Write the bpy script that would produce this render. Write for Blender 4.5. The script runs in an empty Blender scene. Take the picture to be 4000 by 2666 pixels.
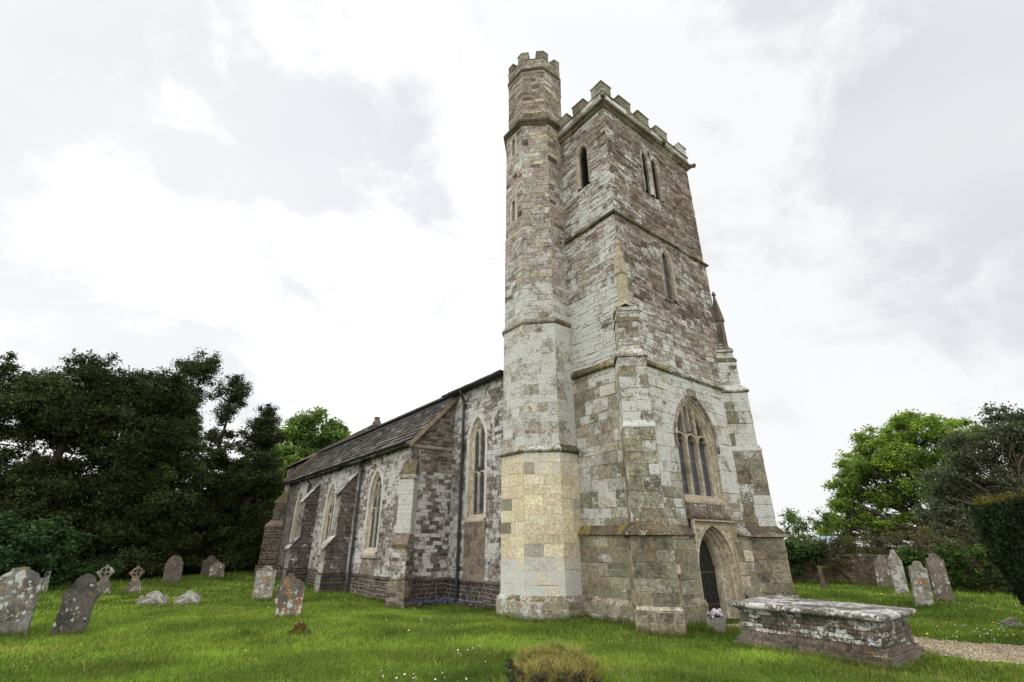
import bpy, math, random
import numpy as np
from math import sin, cos, tan, pi, sqrt, radians, atan2, hypot
R = random.Random(7)
NR = np.random.default_rng(11)
SC = bpy.context.scene
COL = SC.collection
ORG = {}

# ------------------------------------------------------------------ helpers
def tag(o, label=None, cat=None, group=None, kind=None):
    if label: o['label'] = label
    if cat: o['category'] = cat
    if group: o['group'] = group
    if kind: o['kind'] = kind
    return o

def empty(name, loc, label=None, cat=None, group=None):
    o = bpy.data.objects.new(name, None); COL.objects.link(o)
    o.location = loc; o.empty_display_size = .2; ORG[o.name] = loc
    return tag(o, label, cat, group)

class MB:
    def __init__(s): s.v = []; s.f = []; s.c = []; s.m = []
    def face(s, pts, col=(1, 1, 1, 0)):
        n = len(s.v); s.v.extend(pts); s.f.append(list(range(n, n + len(pts)))); s.c.append(col)
    def box(s, x0, x1, y0, y1, z0, z1, col=(1, 1, 1, 0)):
        a = [(x0, y0, z0), (x1, y0, z0), (x1, y1, z0), (x0, y1, z0), (x0, y0, z1), (x1, y0, z1), (x1, y1, z1), (x0, y1, z1)]
        n = len(s.v); s.v.extend(a)
        for q in ((0, 3, 2, 1), (4, 5, 6, 7), (0, 1, 5, 4), (1, 2, 6, 5), (2, 3, 7, 6), (3, 0, 4, 7)):
            s.f.append([n + i for i in q]); s.c.append(col)
    def rings(s, rs, col=(1, 1, 1, 0), closed=True, cap0=False, cap1=False):
        k = len(rs[0]); n = len(s.v)
        for r in rs: s.v.extend(r)
        for i in range(len(rs) - 1):
            for j in range(k if closed else k - 1):
                a = n + i * k + j; b = n + i * k + (j + 1) % k
                s.f.append([a, b, b + k, a + k]); s.c.append(col)
        if cap0: s.f.append([n + j for j in range(k)][::-1]); s.c.append(col)
        if cap1: s.f.append([n + (len(rs) - 1) * k + j for j in range(k)]); s.c.append(col)
    def tube(s, pts, rad, col=(1, 1, 1, 0), k=8, cap=True):
        rs = []
        for i, p in enumerate(pts):
            a = pts[max(i - 1, 0)]; b = pts[min(i + 1, len(pts) - 1)]
            t = np.array(b, float) - np.array(a, float); t /= max(np.linalg.norm(t), 1e-9)
            h = np.array((0, 0, 1.)) if abs(t[2]) < .9 else np.array((1., 0, 0))
            u = np.cross(t, h); u /= np.linalg.norm(u); w = np.cross(t, u)
            r = rad[i] if hasattr(rad, '__len__') else rad
            rs.append([tuple(np.array(p) + r * (cos(2 * pi * j / k) * u + sin(2 * pi * j / k) * w)) for j in range(k)])
        s.rings(rs, col, True, cap, cap)
    def build(s, name, mat, parent=None, loc=None, smooth=False):
        o0 = ORG[parent.name] if parent else (loc or (0, 0, 0))
        me = bpy.data.meshes.new(name)
        w = {'trim_stone': .014, 'dressed_stone': .004}.get(mat.name, 0)
        if w:       # worn, chipped edges
            h = lambda a, b, c, k: w * (sin(a * 31 + b * 17 + c * 23 + k) * .6 + sin(a * 67 - b * 53 + c * 41 + k * 2) * .4)
            s.v = [(a + h(a, b, c, 0), b + h(a, b, c, 2), c + h(a, b, c, 4) * .8) for a, b, c in s.v]
        v = [(a - o0[0], b - o0[1], c - o0[2]) for a, b, c in s.v]
        me.from_pydata(v, [], s.f)
        at = me.color_attributes.new('Col', 'FLOAT_COLOR', 'CORNER')
        rep = np.repeat(np.array(s.c, dtype=np.float32), [len(f) for f in s.f], axis=0)
        at.data.foreach_set('color', rep.ravel())
        if smooth: me.polygons.foreach_set('use_smooth', [True] * len(s.f))
        me.materials.append(mat); me.update()
        o = bpy.data.objects.new(name, me); COL.objects.link(o)
        if parent: o.parent = parent
        else: o.location = o0
        ORG[o.name] = o0
        return o

def bevel(o, w, seg=2):
    m = o.modifiers.new('bevel', 'BEVEL'); m.width = w; m.segments = seg; m.limit_method = 'ANGLE'; m.angle_limit = radians(35)
    return o

def np_mesh(name, V, F, C, mat, parent=None, loc=(0, 0, 0)):
    """V (n,3), F (m,k) with constant k, C (m,4)"""
    o0 = ORG[parent.name] if parent else loc
    me = bpy.data.meshes.new(name); n, k = F.shape
    V = V - np.array(o0)
    me.vertices.add(len(V)); me.vertices.foreach_set('co', V.astype(np.float32).ravel())
    me.loops.add(n * k); me.loops.foreach_set('vertex_index', F.astype(np.int32).ravel())
    me.polygons.add(n); me.polygons.foreach_set('loop_start', np.arange(0, n * k, k, dtype=np.int32))
    me.polygons.foreach_set('loop_total', np.full(n, k, dtype=np.int32))
    me.update(calc_edges=True)
    at = me.color_attributes.new('Col', 'FLOAT_COLOR', 'CORNER')
    at.data.foreach_set('color', np.repeat(C.astype(np.float32), k, axis=0).ravel())
    me.materials.append(mat)
    o = bpy.data.objects.new(name, me); COL.objects.link(o)
    if parent: o.parent = parent
    else: o.location = o0
    ORG[o.name] = o0
    return o

# ------------------------------------------------------------------ node helper
class N:
    def __init__(s, name):
        s.m = bpy.data.materials.new(name); s.m.use_nodes = True
        s.t = s.m.node_tree; s.t.nodes.clear()
        s.out = s.t.nodes.new('ShaderNodeOutputMaterial')
    def n(s, kind, **kw):
        nd = s.t.nodes.new(kind)
        for k, v in kw.items():
            if k.startswith('i_'):
                key = k[2:]; key = int(key) if key.isdigit() else key.replace('_', ' ')
                if hasattr(v, 'links') or isinstance(v, bpy.types.NodeSocket): s.t.links.new(v, nd.inputs[key])
                else: nd.inputs[key].default_value = v
            else: setattr(nd, k, v)
        return nd
    def pos(s): return s.n('ShaderNodeNewGeometry').outputs['Position']
    def noise(s, vec, scale, detail=4, rough=.55, dist=0):
        return s.n('ShaderNodeTexNoise', i_Vector=vec, i_Scale=scale, i_Detail=detail, i_Roughness=rough, i_Distortion=dist)
    def math(s, op, a, b=0., c=None, clamp=False):
        nd = s.t.nodes.new('ShaderNodeMath'); nd.operation = op; nd.use_clamp = clamp
        for i, x in enumerate((a, b, c)):
            if x is None: continue
            if isinstance(x, bpy.types.NodeSocket): s.t.links.new(x, nd.inputs[i])
            else: nd.inputs[i].default_value = x
        return nd.outputs[0]
    def map(s, v, a, b, c=0., d=1.):
        return s.n('ShaderNodeMapRange', i_Value=v, i_1=a, i_2=b, i_3=c, i_4=d).outputs[0]
    def smooth(s, v, lo, hi):
        nd = s.t.nodes.new('ShaderNodeMapRange'); nd.interpolation_type = 'SMOOTHSTEP'
        for i, x in enumerate((v, lo, hi)):
            if isinstance(x, bpy.types.NodeSocket): s.t.links.new(x, nd.inputs[i])
            else: nd.inputs[i].default_value = x
        return nd.outputs[0]
    def mix(s, f, a, b, mode='MIX'):
        nd = s.t.nodes.new('ShaderNodeMix'); nd.data_type = 'RGBA'; nd.blend_type = mode
        for i, x in ((0, f), (6, a), (7, b)):
            if isinstance(x, bpy.types.NodeSocket): s.t.links.new(x, nd.inputs[i])
            elif i == 0: nd.inputs[0].default_value = x
            else: nd.inputs[i].default_value = (*x[:3], 1)
        return nd.outputs[2]
    def attr(s): return s.n('ShaderNodeAttribute', attribute_name='Col')
    def bump(s, h, strength=.5, dist=.02):
        return s.n('ShaderNodeBump', i_Height=h, i_Strength=strength, i_Distance=dist).outputs[0]
    def finish(s, col, rough=.9, normal=None, spec=.25, metal=0., trans=None):
        p = s.n('ShaderNodeBsdfPrincipled')
        for k, x in (('Base Color', col), ('Roughness', rough), ('Specular IOR Level', spec), ('Metallic', metal)):
            if isinstance(x, bpy.types.NodeSocket): s.t.links.new(x, p.inputs[k])
            else: p.inputs[k].default_value = (*x[:3], 1) if k == 'Base Color' else x
        if normal: s.t.links.new(normal, p.inputs['Normal'])
        sh = p.outputs[0]
        if trans:
            tl = s.n('ShaderNodeBsdfTranslucent')
            s.t.links.new(trans[0], tl.inputs[0])
            mx = s.t.nodes.new('ShaderNodeMixShader'); mx.inputs[0].default_value = trans[1]
            s.t.links.new(sh, mx.inputs[1]); s.t.links.new(tl.outputs[0], mx.inputs[2]); sh = mx.outputs[0]
        s.t.links.new(sh, s.out.inputs[0]); return s.m

def mat_stone(name, white=(.60, .61, .585), scale=5., orange=.3, pits=1., bumpd=.012, spk=1., grn=1., stain=.85):
    k = N(name); p = k.pos(); a = k.attr()
    n1 = k.noise(p, 1.3, 3).outputs[0]; n2 = k.noise(p, 14, 6, .65).outputs[0]; n3 = k.noise(p, 55, 4, .6).outputs[0]
    base = k.mix(1., a.outputs['Color'], k.mix(k.map(n2, .32, .68), (.5 + .25 * (1 - spk), .49 + .25 * (1 - spk), .47 + .25 * (1 - spk)), (1.40, 1.39, 1.37)), 'MULTIPLY')
    base = k.mix(1., base, k.mix(k.map(n3, .3, .7), (.76, .75, .74), (1.2, 1.2, 1.2)), 'MULTIPLY')
    base = k.mix(k.map(n1, .42, .62, 0, .35), base, k.mix(1., base, (1.05, 1.0, .88), 'MULTIPLY'))
    st = k.noise(p, .9, 6, .62, .4).outputs[0]
    base = k.mix(k.map(st, .46, .66, 0, stain), base, k.mix(1., base, (.56, .56, .55), 'MULTIPLY'))
    gn = k.noise(p, 2.3, 5, .6).outputs[0]
    base = k.mix(k.map(gn, .54, .66, 0, .35 * grn), base, (.12, .125, .085))
    sp = k.noise(p, 4.2, 6, .7).outputs[0]
    base = k.mix(k.math('MULTIPLY', k.smooth(sp, .53, .60), spk), base, k.mix(1., base, (.62, .60, .60), 'MULTIPLY'))
    # pale crustose lichen: amount from the stone's own value, broken edges
    l1 = k.noise(p, scale, 8, .68, .3).outputs[0]; l2 = k.noise(p, scale * 5.5, 5, .6).outputs[0]
    l3 = k.noise(p, scale * 14, 3, .6).outputs[0]
    l0 = k.noise(p, scale * .33, 4, .55).outputs[0]
    lv = k.math('ADD', k.math('ADD', k.math('MULTIPLY', l1, .34), k.math('MULTIPLY', l2, .30)), k.math('ADD', k.math('MULTIPLY', l3, .14), k.math('MULTIPLY', l0, .22)))
    thr = k.math('SUBTRACT', .635, k.math('MULTIPLY', a.outputs['Alpha'], .255))
    mask = k.smooth(lv, thr, k.math('ADD', thr, .045))
    wc = k.mix(k.map(n3, .36, .62), tuple(x * .5 for x in white), white)
    wc = k.mix(k.map(n2, .35, .65, 0, .5), wc, tuple(x * y for x, y in zip(white, (.72, .72, .66))))
    col = k.mix(k.math('MULTIPLY', mask, .93), base, wc)
    dk = k.noise(p, 21, 5, .7).outputs[0]
    col = k.mix(k.map(dk, .575, .65, 0, .85 * pits), col, (.05, .042, .036))
    on = k.noise(p, 7.3, 7, .7).outputs[0]; big = k.noise(p, .9, 2).outputs[0]
    om = k.math('MULTIPLY', k.smooth(on, .57, .61), k.map(big, .45, .6, 0, orange))
    col = k.mix(om, col, (.30, .16, .04))
    h = k.math('ADD', k.math('ADD', k.math('MULTIPLY', n2, .9), k.math('MULTIPLY', n3, .35)), k.math('MULTIPLY', mask, .12))
    return k.finish(col, .93, k.bump(h, .9, bumpd), .15)

def mat_grave(name, base, dark, wamt, oamt, spot=6., seed=0.):
    k = N(name); tc = k.n('ShaderNodeTexCoord').outputs['Object']
    p = k.n('ShaderNodeVectorMath', operation='ADD', i_0=tc, i_1=(seed * 7.3, seed * 3.1, seed * 5.7)).outputs[0]
    n1 = k.noise(p, 2.5, 6, .65).outputs[0]; n2 = k.noise(p, 17, 6, .65).outputs[0]; n3 = k.noise(p, 60, 4).outputs[0]
    col = k.mix(k.smooth(n1, .42, .6), base, dark)
    col = k.mix(1., col, k.mix(k.map(n2, .3, .7), (.6, .6, .6), (1.35, 1.35, 1.3)), 'MULTIPLY')
    wp = k.n('ShaderNodeVectorMath', operation='ADD', i_0=p, i_1=k.n('ShaderNodeVectorMath', operation='SCALE', i_0=k.noise(p, 12, 3).outputs['Color'], i_Scale=.12).outputs[0]).outputs[0]
    def spots(sc, rad, amt, off):
        v = k.n('ShaderNodeTexVoronoi', i_Vector=k.n('ShaderNodeVectorMath', operation='ADD', i_0=wp, i_1=(off, off, off)).outputs[0], i_Scale=sc)
        pick = k.n('ShaderNodeSeparateColor', i_Color=v.outputs['Color'])
        r = k.math('MULTIPLY', k.smooth(pick.outputs[0], 1 - amt, 1.0), rad)
        d = k.math('ADD', v.outputs['Distance'], k.map(n2, .3, .7, -.08, .08))
        return k.smooth(k.math('SUBTRACT', r, d), -.02, .10)
    om = k.math('MULTIPLY', k.smooth(k.noise(p, 6, 7, .72).outputs[0], .66 - .2 * oamt, .70 - .2 * oamt), .85)
    col = k.mix(om, col, (.27, .135, .035))
    w1 = spots(spot, .62, wamt, 0.); w2 = spots(spot * 2.6, .55, wamt * .8, 4.)
    w3 = k.smooth(k.noise(p, 5, 8, .7).outputs[0], .78 - .27 * wamt, .82 - .27 * wamt)
    wm = k.math('MAXIMUM', k.math('MAXIMUM', w1, w2), w3)
    col = k.mix(k.math('MULTIPLY', wm, k.map(n2, .3, .7, .55, .95)), col, k.mix(k.map(n3, .35, .65), (.33, .33, .30), (.60, .61, .58)))
    vs_ = k.n('ShaderNodeMapping', i_Vector=p, i_Scale=(9., 9., .9)).outputs[0]
    col = k.mix(k.map(k.noise(vs_, 1., 5, .6).outputs[0], .5, .68, 0, .5), col, k.mix(1., col, (.5, .5, .48), 'MULTIPLY'))
    h = k.math('ADD', k.math('ADD', n2, k.math('MULTIPLY', n3, .4)), k.math('MULTIPLY', wm, .2))
    return k.finish(col, .95, k.bump(h, .8, .008), .1)

def mat_leaf(name, trans=.35, rough=.55, spec=.3, tint=(1, 1, 1)):
    k = N(name); a = k.attr().outputs['Color']
    p = k.pos(); n = k.noise(p, .55, 3).outputs[0]; n2 = k.noise(p, 9., 2).outputs[0]
    c = k.mix(1., a, k.mix(k.map(n, .32, .68), (.62, .66, .6), (1.35, 1.3, 1.2)), 'MULTIPLY')
    c = k.mix(1., c, k.mix(k.map(n2, .3, .7), (.8, .8, .8), (1.2, 1.2, 1.2)), 'MULTIPLY')
    tr = k.mix(1., c, (1.5 * tint[0], 1.7 * tint[1], .7 * tint[2]), 'MULTIPLY')
    return k.finish(c, rough, None, spec, 0, (tr, trans))

def mat_simple(name, col, rough=.6, spec=.4, metal=0., var=.3, scale=12., bump=.003):
    k = N(name); p = k.pos(); n = k.noise(p, scale, 5, .6).outputs[0]
    c = k.mix(k.map(n, .3, .7), tuple(x * (1 - var) for x in col), tuple(x * (1 + var) for x in col))
    return k.finish(c, rough, k.bump(n, .5, bump), spec, metal)

def mat_attr(name, rough=.8, var=.3, scale=20., bump=.004, spec=.3):
    k = N(name); p = k.pos(); n = k.noise(p, scale, 5, .65).outputs[0]; a = k.attr().outputs['Color']
    c = k.mix(1., a, k.mix(k.map(n, .3, .7), (1 - var,) * 3, (1 + var,) * 3), 'MULTIPLY')
    return k.finish(c, rough, k.bump(n, .5, bump), spec)

M = {}
M['stone'] = mat_stone('tower_stone')
M['stone_trim'] = mat_stone('trim_stone', scale=7., orange=.22)
M['base'] = mat_stone('base_ashlar', pits=.45, orange=.22, scale=4.6, spk=.6, stain=.8)
M['ashlar'] = mat_stone('pale_ashlar', pits=.12, orange=.10, scale=4., spk=.12, grn=.10, stain=.22)
M['dressed'] = mat_stone('dressed_stone', pits=.35, orange=.15, scale=6., bumpd=.006, spk=.6, stain=.5)
M['rubble'] = mat_stone('whitewashed_rubble', white=(.62, .61, .60), scale=6.5, orange=.05, pits=.9)
M['tomb'] = mat_stone('tomb_stone', scale=4.5, orange=.35)
M['roof'] = mat_stone('roof_slates', white=(.33, .33, .31), scale=6., orange=.1, pits=.6)
M['iron'] = mat_simple('black_iron', (.012, .013, .014), .45, .5, 0, .3)
M['door'] = mat_simple('dark_oak', (.010, .009, .008), .6, .3, 0, .4, 9)
M['doorirn'] = mat_simple('door_ironwork', (.022, .019, .017), .5, .5)
M['lead'] = mat_simple('lead_flashing', (.16, .18, .21), .5, .5, 0, .3, 5)
M['dark'] = mat_simple('louvre_dark', (.02, .02, .02), .7)
M['bark'] = mat_simple('bark', (.045, .036, .028), .9, .2, 0, .45, 9, .02)
M['barkl'] = mat_simple('pale_bark', (.12, .10, .08), .9, .2, 0, .4, 9, .02)
M['leaf'] = mat_leaf('leaf')
M['yew'] = mat_leaf('yew_needles', .10, .7, .12)
M['grass'] = mat_leaf('grass_blades', .38, .6, .2)
M['petal'] = mat_attr('petals', .7, .1)
M['pebble'] = mat_attr('pebbles', .8, .25, 30)

def mat_glass():
    k = N('leaded_glass'); p = k.pos()
    s = k.n('ShaderNodeSeparateXYZ', i_Vector=p)
    def lines(v, sc, w):
        f = k.math('FRACT', k.math('MULTIPLY', v, sc)); return k.math('LESS_THAN', k.math('ABSOLUTE', k.math('SUBTRACT', f, .5)), w)
    h = k.math('ADD', s.outputs[0], s.outputs[1])
    g = k.math('MAXIMUM', lines(k.math('ADD', h, s.outputs[2]), 9., .08), lines(k.math('SUBTRACT', h, s.outputs[2]), 9., .08))
    g = k.math('MAXIMUM', g, lines(s.outputs[2], 1.7, .03))
    n = k.noise(p, 4, 3).outputs[0]
    c = k.mix(g, k.mix(k.map(n, .3, .7), (.012, .014, .018), (.035, .04, .05)), (.085, .09, .10))
    wob = k.noise(p, 9, 2).outputs[0]
    return k.finish(c, k.map(n, .3, .7, .18, .4), k.bump(wob, .3, .02), .5)
M['glass'] = mat_glass()

# ------------------------------------------------------------------ palettes
def jit(c, j=.12):
    m = 1 + R.uniform(-j, j)
    return tuple(max(0, x * m * (1 + R.uniform(-j * .35, j * .35))) for x in c)
CREAM = [(.54, .48, .345), (.52, .46, .325), (.56, .50, .365), (.505, .445, .31)]
OLIVE = [(.215, .205, .14), (.26, .25, .18), (.19, .185, .125), (.30, .28, .21), (.22, .195, .13), (.155, .15, .11)]
BROWN = [(.15, .118, .093), (.12, .09, .072), (.20, .165, .125), (.24, .20, .15), (.175, .145, .11), (.09, .06, .048), (.28, .24, .185)]
PURPLE = [(.29, .245, .215), (.32, .27, .24), (.26, .215, .19), (.33, .285, .24), (.35, .31, .25), (.17, .11, .095)]
WHITEY = [(.38, .37, .335), (.35, .34, .30), (.42, .40, .36), (.30, .28, .235)]
IRON = [(.125, .098, .088), (.145, .115, .103), (.105, .084, .077), (.165, .134, .121), (.20, .172, .158)]
def pick(p, j=.12):
    c = jit(R.choice(p), j); g = sum(c) / 3; return tuple(g + (x - g) * .85 for x in c)

def noise2(u, z, s=0.):
    return (sin(u * 1.7 + s) * cos(z * 1.3 - s * 2) + .6 * sin(u * 3.1 - z * 2.3 + s * 3) + .5 * cos(z * 4.7 + u * 1.1 + s)) / 2.1

def cl01(x): return max(0., min(.80, x))
def rare(p, alt, pr): return pick(alt) if R.random() < pr else pick(p)
CREAMG = [(.41, .375, .295), (.38, .345, .27), (.43, .395, .31)]
def pal_west(u, z):
    r = R.uniform(-.16, .16)
    if z < 2.0: c = rare(OLIVE, CREAM[:2] + BROWN[:2], .12); l = (R.choice([0, 0, .05, .15, .5]) if z > .4 else .35 + r)
    elif z < 6.3:
        c = pick(OLIVE[:4] + WHITEY[1:]); l = .72 + .22 * noise2(u, z, 1) + r * .9 - (.22 if z < 3. else 0) - (.45 if R.random() < .12 else 0)
    elif z < 8.2: c = pick(BROWN[2:5] + WHITEY[2:] + PURPLE[:2]); l = .62 + .2 * noise2(u, z, 2) + r - .12 * max(0, u - 12.6) - .1 * (z - 6.3)
    elif z < 11: c = rare(BROWN[:5] + PURPLE[:3], BROWN[5:6], .06); l = .40 + .16 * noise2(u, z, 3) + r
    else: c = rare(BROWN[:5] + PURPLE[2:3], BROWN[5:6], .07); l = .42 + .2 * noise2(u, z, 4) + r - .05 * (u - 11)
    return (*c, cl01(l))
def pal_north(u, z):
    r = R.uniform(-.16, .16)
    if z < 2.0: c = pick(OLIVE); l = R.choice([0, .05, .2, .5])
    elif z < 6.3: c = rare(OLIVE[:4] + WHITEY[2:], CREAMG, .2); l = .50 + .3 * noise2(u, z, 5) + r
    elif z < 8.6: c = pick(WHITEY + PURPLE[:3]); l = .92 + r
    elif z < 11: c = rare(PURPLE[:5] + WHITEY[2:], BROWN[:2], .12); l = .55 + .15 * noise2(u, z, 5) + r
    else: c = rare(PURPLE[:5] + WHITEY + BROWN[2:5], BROWN[5:6] + OLIVE[:1], .08); l = .58 + .3 * noise2(u, z, 6) + r - (.25 if z > 13.8 else 0)
    return (*c, cl01(l))
def pal_turret(u, z):
    r = R.uniform(-.12, .12)
    if z < .5: c = pick(BROWN[2:5] + OLIVE[:3]); l = .55 + r
    elif z < 1.3: c = pick(CREAM + WHITEY[2:3], .06); l = .80 - .5 * max(0, z - .85) + .5 * r
    elif z < 4.05: c = rare(CREAM, OLIVE[1:4] + WHITEY[:2] + CREAMG, .10); l = cl01(.10 + .35 * noise2(u * 1.3, z, 2) + (.45 if z > 3.55 else 0) * (noise2(u, 1, 3) > 0))
    elif z < 7.95: c = rare(WHITEY + PURPLE[3:5], CREAMG, .25); l = .70 + .26 * noise2(u, z, 8) + r * 1.6
    elif z < 9.3: c = rare(WHITEY + PURPLE[:2], BROWN[5:6] + OLIVE[:1], .08); l = .62 + r
    elif z < 11.4: c = rare(PURPLE[:5] + WHITEY[2:], CREAMG + OLIVE[:2] + BROWN[5:6], .2); l = .48 + r
    elif z < 16.2: c = rare(PURPLE[:5] + WHITEY[2:] + OLIVE[3:4], CREAMG + BROWN[5:6] + OLIVE[:2] + BROWN[:1], .3); l = .38 + r
    else: c = rare(PURPLE[:3] + BROWN[2:4] + OLIVE[2:5], BROWN[:2] + BROWN[5:6] + CREAMG[:1], .25); l = .22 + r
    return (*c, cl01(l))
def pal_butt(u, z):
    if z < 2.0: return (*pick(OLIVE), R.choice([0, 0, .05, .3]))
    if z < 4.4: return (*pick(OLIVE[:3] + OLIVE[4:]), R.choice([.0, .0, .1, .5]) + (.35 if u > .2 else 0))
    if z < 6.3: return (*pick(OLIVE + WHITEY + CREAM[:1]), R.choice([.3, .55, .7, .8]))
    return (*pick(BROWN[2:5] + WHITEY + OLIVE), R.choice([.3, .5, .65, .75]))
def pal_aisle(u, z):
    if z < .62: return (*tuple(x * .6 for x in pick(IRON[:3])), R.choice([.05, .1, .2, .4]))
    return (*pick(IRON[3:] + PURPLE[2:3] + IRON), cl01(.60 + .28 * noise2(u * .7, z, 9) + R.uniform(-.2, .2)))
def pal_aislew(u, z):
    if z < .62: return (*tuple(x * .48 for x in pick(IRON[:3])), R.choice([0, 0, .1]))
    if z > 4.0: return (*pick(PURPLE[2:3] + IRON[2:]), R.choice([.1, .2, .3, .4]))
    return (*pick(IRON, .2), R.choice([.15, .3, .5, .65, .75, .75]) + .12 * noise2(u * 2, z, 3))
def pal_abutt(u, z):
    if z < .62: return (*tuple(x * .48 for x in pick(IRON[:3])), R.choice([0, .1, .3]))
    return (*tuple(x * .78 for x in pick(IRON[:4])), cl01(.32 + .2 * noise2(u * 3, z * 2, 4) + R.uniform(-.25, .2)))

# ------------------------------------------------------------------ masonry
def arch_half(hw, rise, h):
    h = max(0., min(h, rise))
    if rise >= hw:
        r = (hw * hw + rise * rise) / (2 * hw); return max(0., sqrt(max(0, r * r - h * h)) - (r - hw))
    return hw * max(0., 1 - (h / rise) ** 1.9) ** .62
def arch_open(c, hw, z0, spring, apex):
    def f(z):
        x = hw if z <= spring else arch_half(hw, apex - spring, z - spring)
        return (c - x, c + x)
    return (z0, apex, f)
def rect_open(l, r, z0, z1): return (z0, z1, lambda z: (l, r))
def arch_pts(c, hw, z0, spring, apex, n=12):
    """outline from the left foot over the apex to the right foot"""
    L = [(c - hw, z0)]
    for i in range(n + 1):
        t = i / n; h = (apex - spring) * (1 - (1 - t) ** 1.5)
        L.append((c - arch_half(hw, apex - spring, h), spring + h))
    return L + [(2 * c - u, z) for u, z in L[-2::-1]]

def courses(z0, z1, lo, hi, brk=()):
    b = sorted({z0, z1, *[x for x in brk if z0 < x < z1]}); out = [z0]
    for a, e in zip(b, b[1:]):
        z = a; hs = []
        while z < e - 1e-6: h = R.uniform(lo, hi); hs.append(h); z += h
        k = (e - a) / sum(hs)
        for h in hs: out.append(out[-1] + h * k)
        out[-1] = e
    return out

def masonry(mb, P, uL, uR, z0, z1, ch, sw, pal, ops=(), joint=.008, amp=.012, mortar=(.30, .25, .17, .1), quoin=0., wave=0., split=0.):
    Pb = P
    def P(u, z, d):
        if not wave: return Pb(u, z, d)
        f = max(0., min(1., (z - z0) / .25, (z1 - z) / .25))
        return Pb(u, z + wave * f * (sin(u * 2.3 + z * 1.7) + .7 * sin(u * 5.1 - z * 2.9) + .5 * sin(u * 9.7 + z * 4.1)), d)
    fL = uL if callable(uL) else (lambda z: uL); fR = uR if callable(uR) else (lambda z: uR)
    brk = [o[0] for o in ops] + [o[1] for o in ops]
    zs = courses(z0, z1, *ch, brk)
    for ci, (a, b) in enumerate(zip(zs, zs[1:])):
        mid = (a + b) / 2
        segs = [((fL(a), fL(b)), (fR(a), fR(b)))]
        for o in sorted(ops, key=lambda o: o[2](mid)[0]):
            if o[0] - 1e-6 <= a and b <= o[1] + 1e-6:
                la, ra = o[2](a); lb, rb = o[2](b); s = segs.pop()
                if s[0][0] < la: segs.append((s[0], (la, lb)))
                segs.append(((ra, rb), s[1]))
        for (l0, l1), (r0, r1) in segs:
            w = max(r0, r1) - min(l0, l1)
            if max(r0 - l0, r1 - l1) < .015: continue
            ts = [0.]; x = 0
            while True:
                q = R.uniform(*sw)
                if quoin and (len(ts) == 1): q = quoin * (.6 if ci % 2 else 1.15)
                x += q
                if x > w - sw[0] * .6: break
                ts.append(x / w)
            if len(ts) > 1 and quoin:
                qe = 1 - quoin * (1.15 if ci % 2 else .6) / w
                ts = [t for t in ts if t < qe - .3 * sw[0] / w] + ([qe] if qe > .1 else [])
            ts.append(1.)
            for t0, t1 in zip(ts, ts[1:]):
                def emit(a_, b_, f0, f1):
                    def LR(f): return (l0 + (l1 - l0) * f, r0 + (r1 - r0) * f)
                    (la_, ra_), (lb_, rb_) = LR(f0), LR(f1)
                    q = [(la_ + (ra_ - la_) * t0, a_), (la_ + (ra_ - la_) * t1, a_), (lb_ + (rb_ - lb_) * t1, b_), (lb_ + (rb_ - lb_) * t0, b_)]
                    cu = sum(p[0] for p in q) / 4; col = pal(cu, mid)
                    d = R.uniform(.25, 1) * amp; jj = joint
                    ins = []
                    for i, (u, z) in enumerate(q):
                        su = 1 if i in (0, 3) else -1; sz = 1 if i < 2 else -1
                        ww = abs(q[1][0] - q[0][0]) if i < 2 else abs(q[2][0] - q[3][0])
                        ju = min(jj * R.uniform(.5, 1.7), ww * .4); jz = min(jj * R.uniform(.5, 1.7), (b_ - a_) * .3)
                        ins.append((u + su * ju, z + sz * jz))
                    n = len(mb.v)
                    mb.v.extend([P(u, z, 0.) for u, z in q]); mb.v.extend([P(u, z, d + R.uniform(-.15, .15) * amp) for u, z in ins])
                    mb.f.append([n + 4, n + 5, n + 6, n + 7]); mb.c.append(col)
                    for i in range(4):
                        j = (i + 1) % 4; mb.f.append([n + i, n + j, n + 4 + j, n + 4 + i]); mb.c.append((mortar[0], mortar[1], mortar[2], max(mortar[3], col[3] * .85)))
                if split and R.random() < split:
                    f = R.uniform(.35, .65); zm = a + (b - a) * f; emit(a, zm, 0., f); emit(zm, b, f, 1.)
                else: emit(a, b, 0., 1.)

def plane(ox, oy, ang, batter=None):
    """vertical wall plane with outward normal at angle ang (degrees)"""
    a = radians(ang); nx, ny = cos(a), sin(a); tx, ty = -sin(a), cos(a)
    def P(u, z, d):
        e = d + (batter(z) if batter else 0.)
        return (ox + tx * u + nx * e, oy + ty * u + ny * e, z)
    return P

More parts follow.
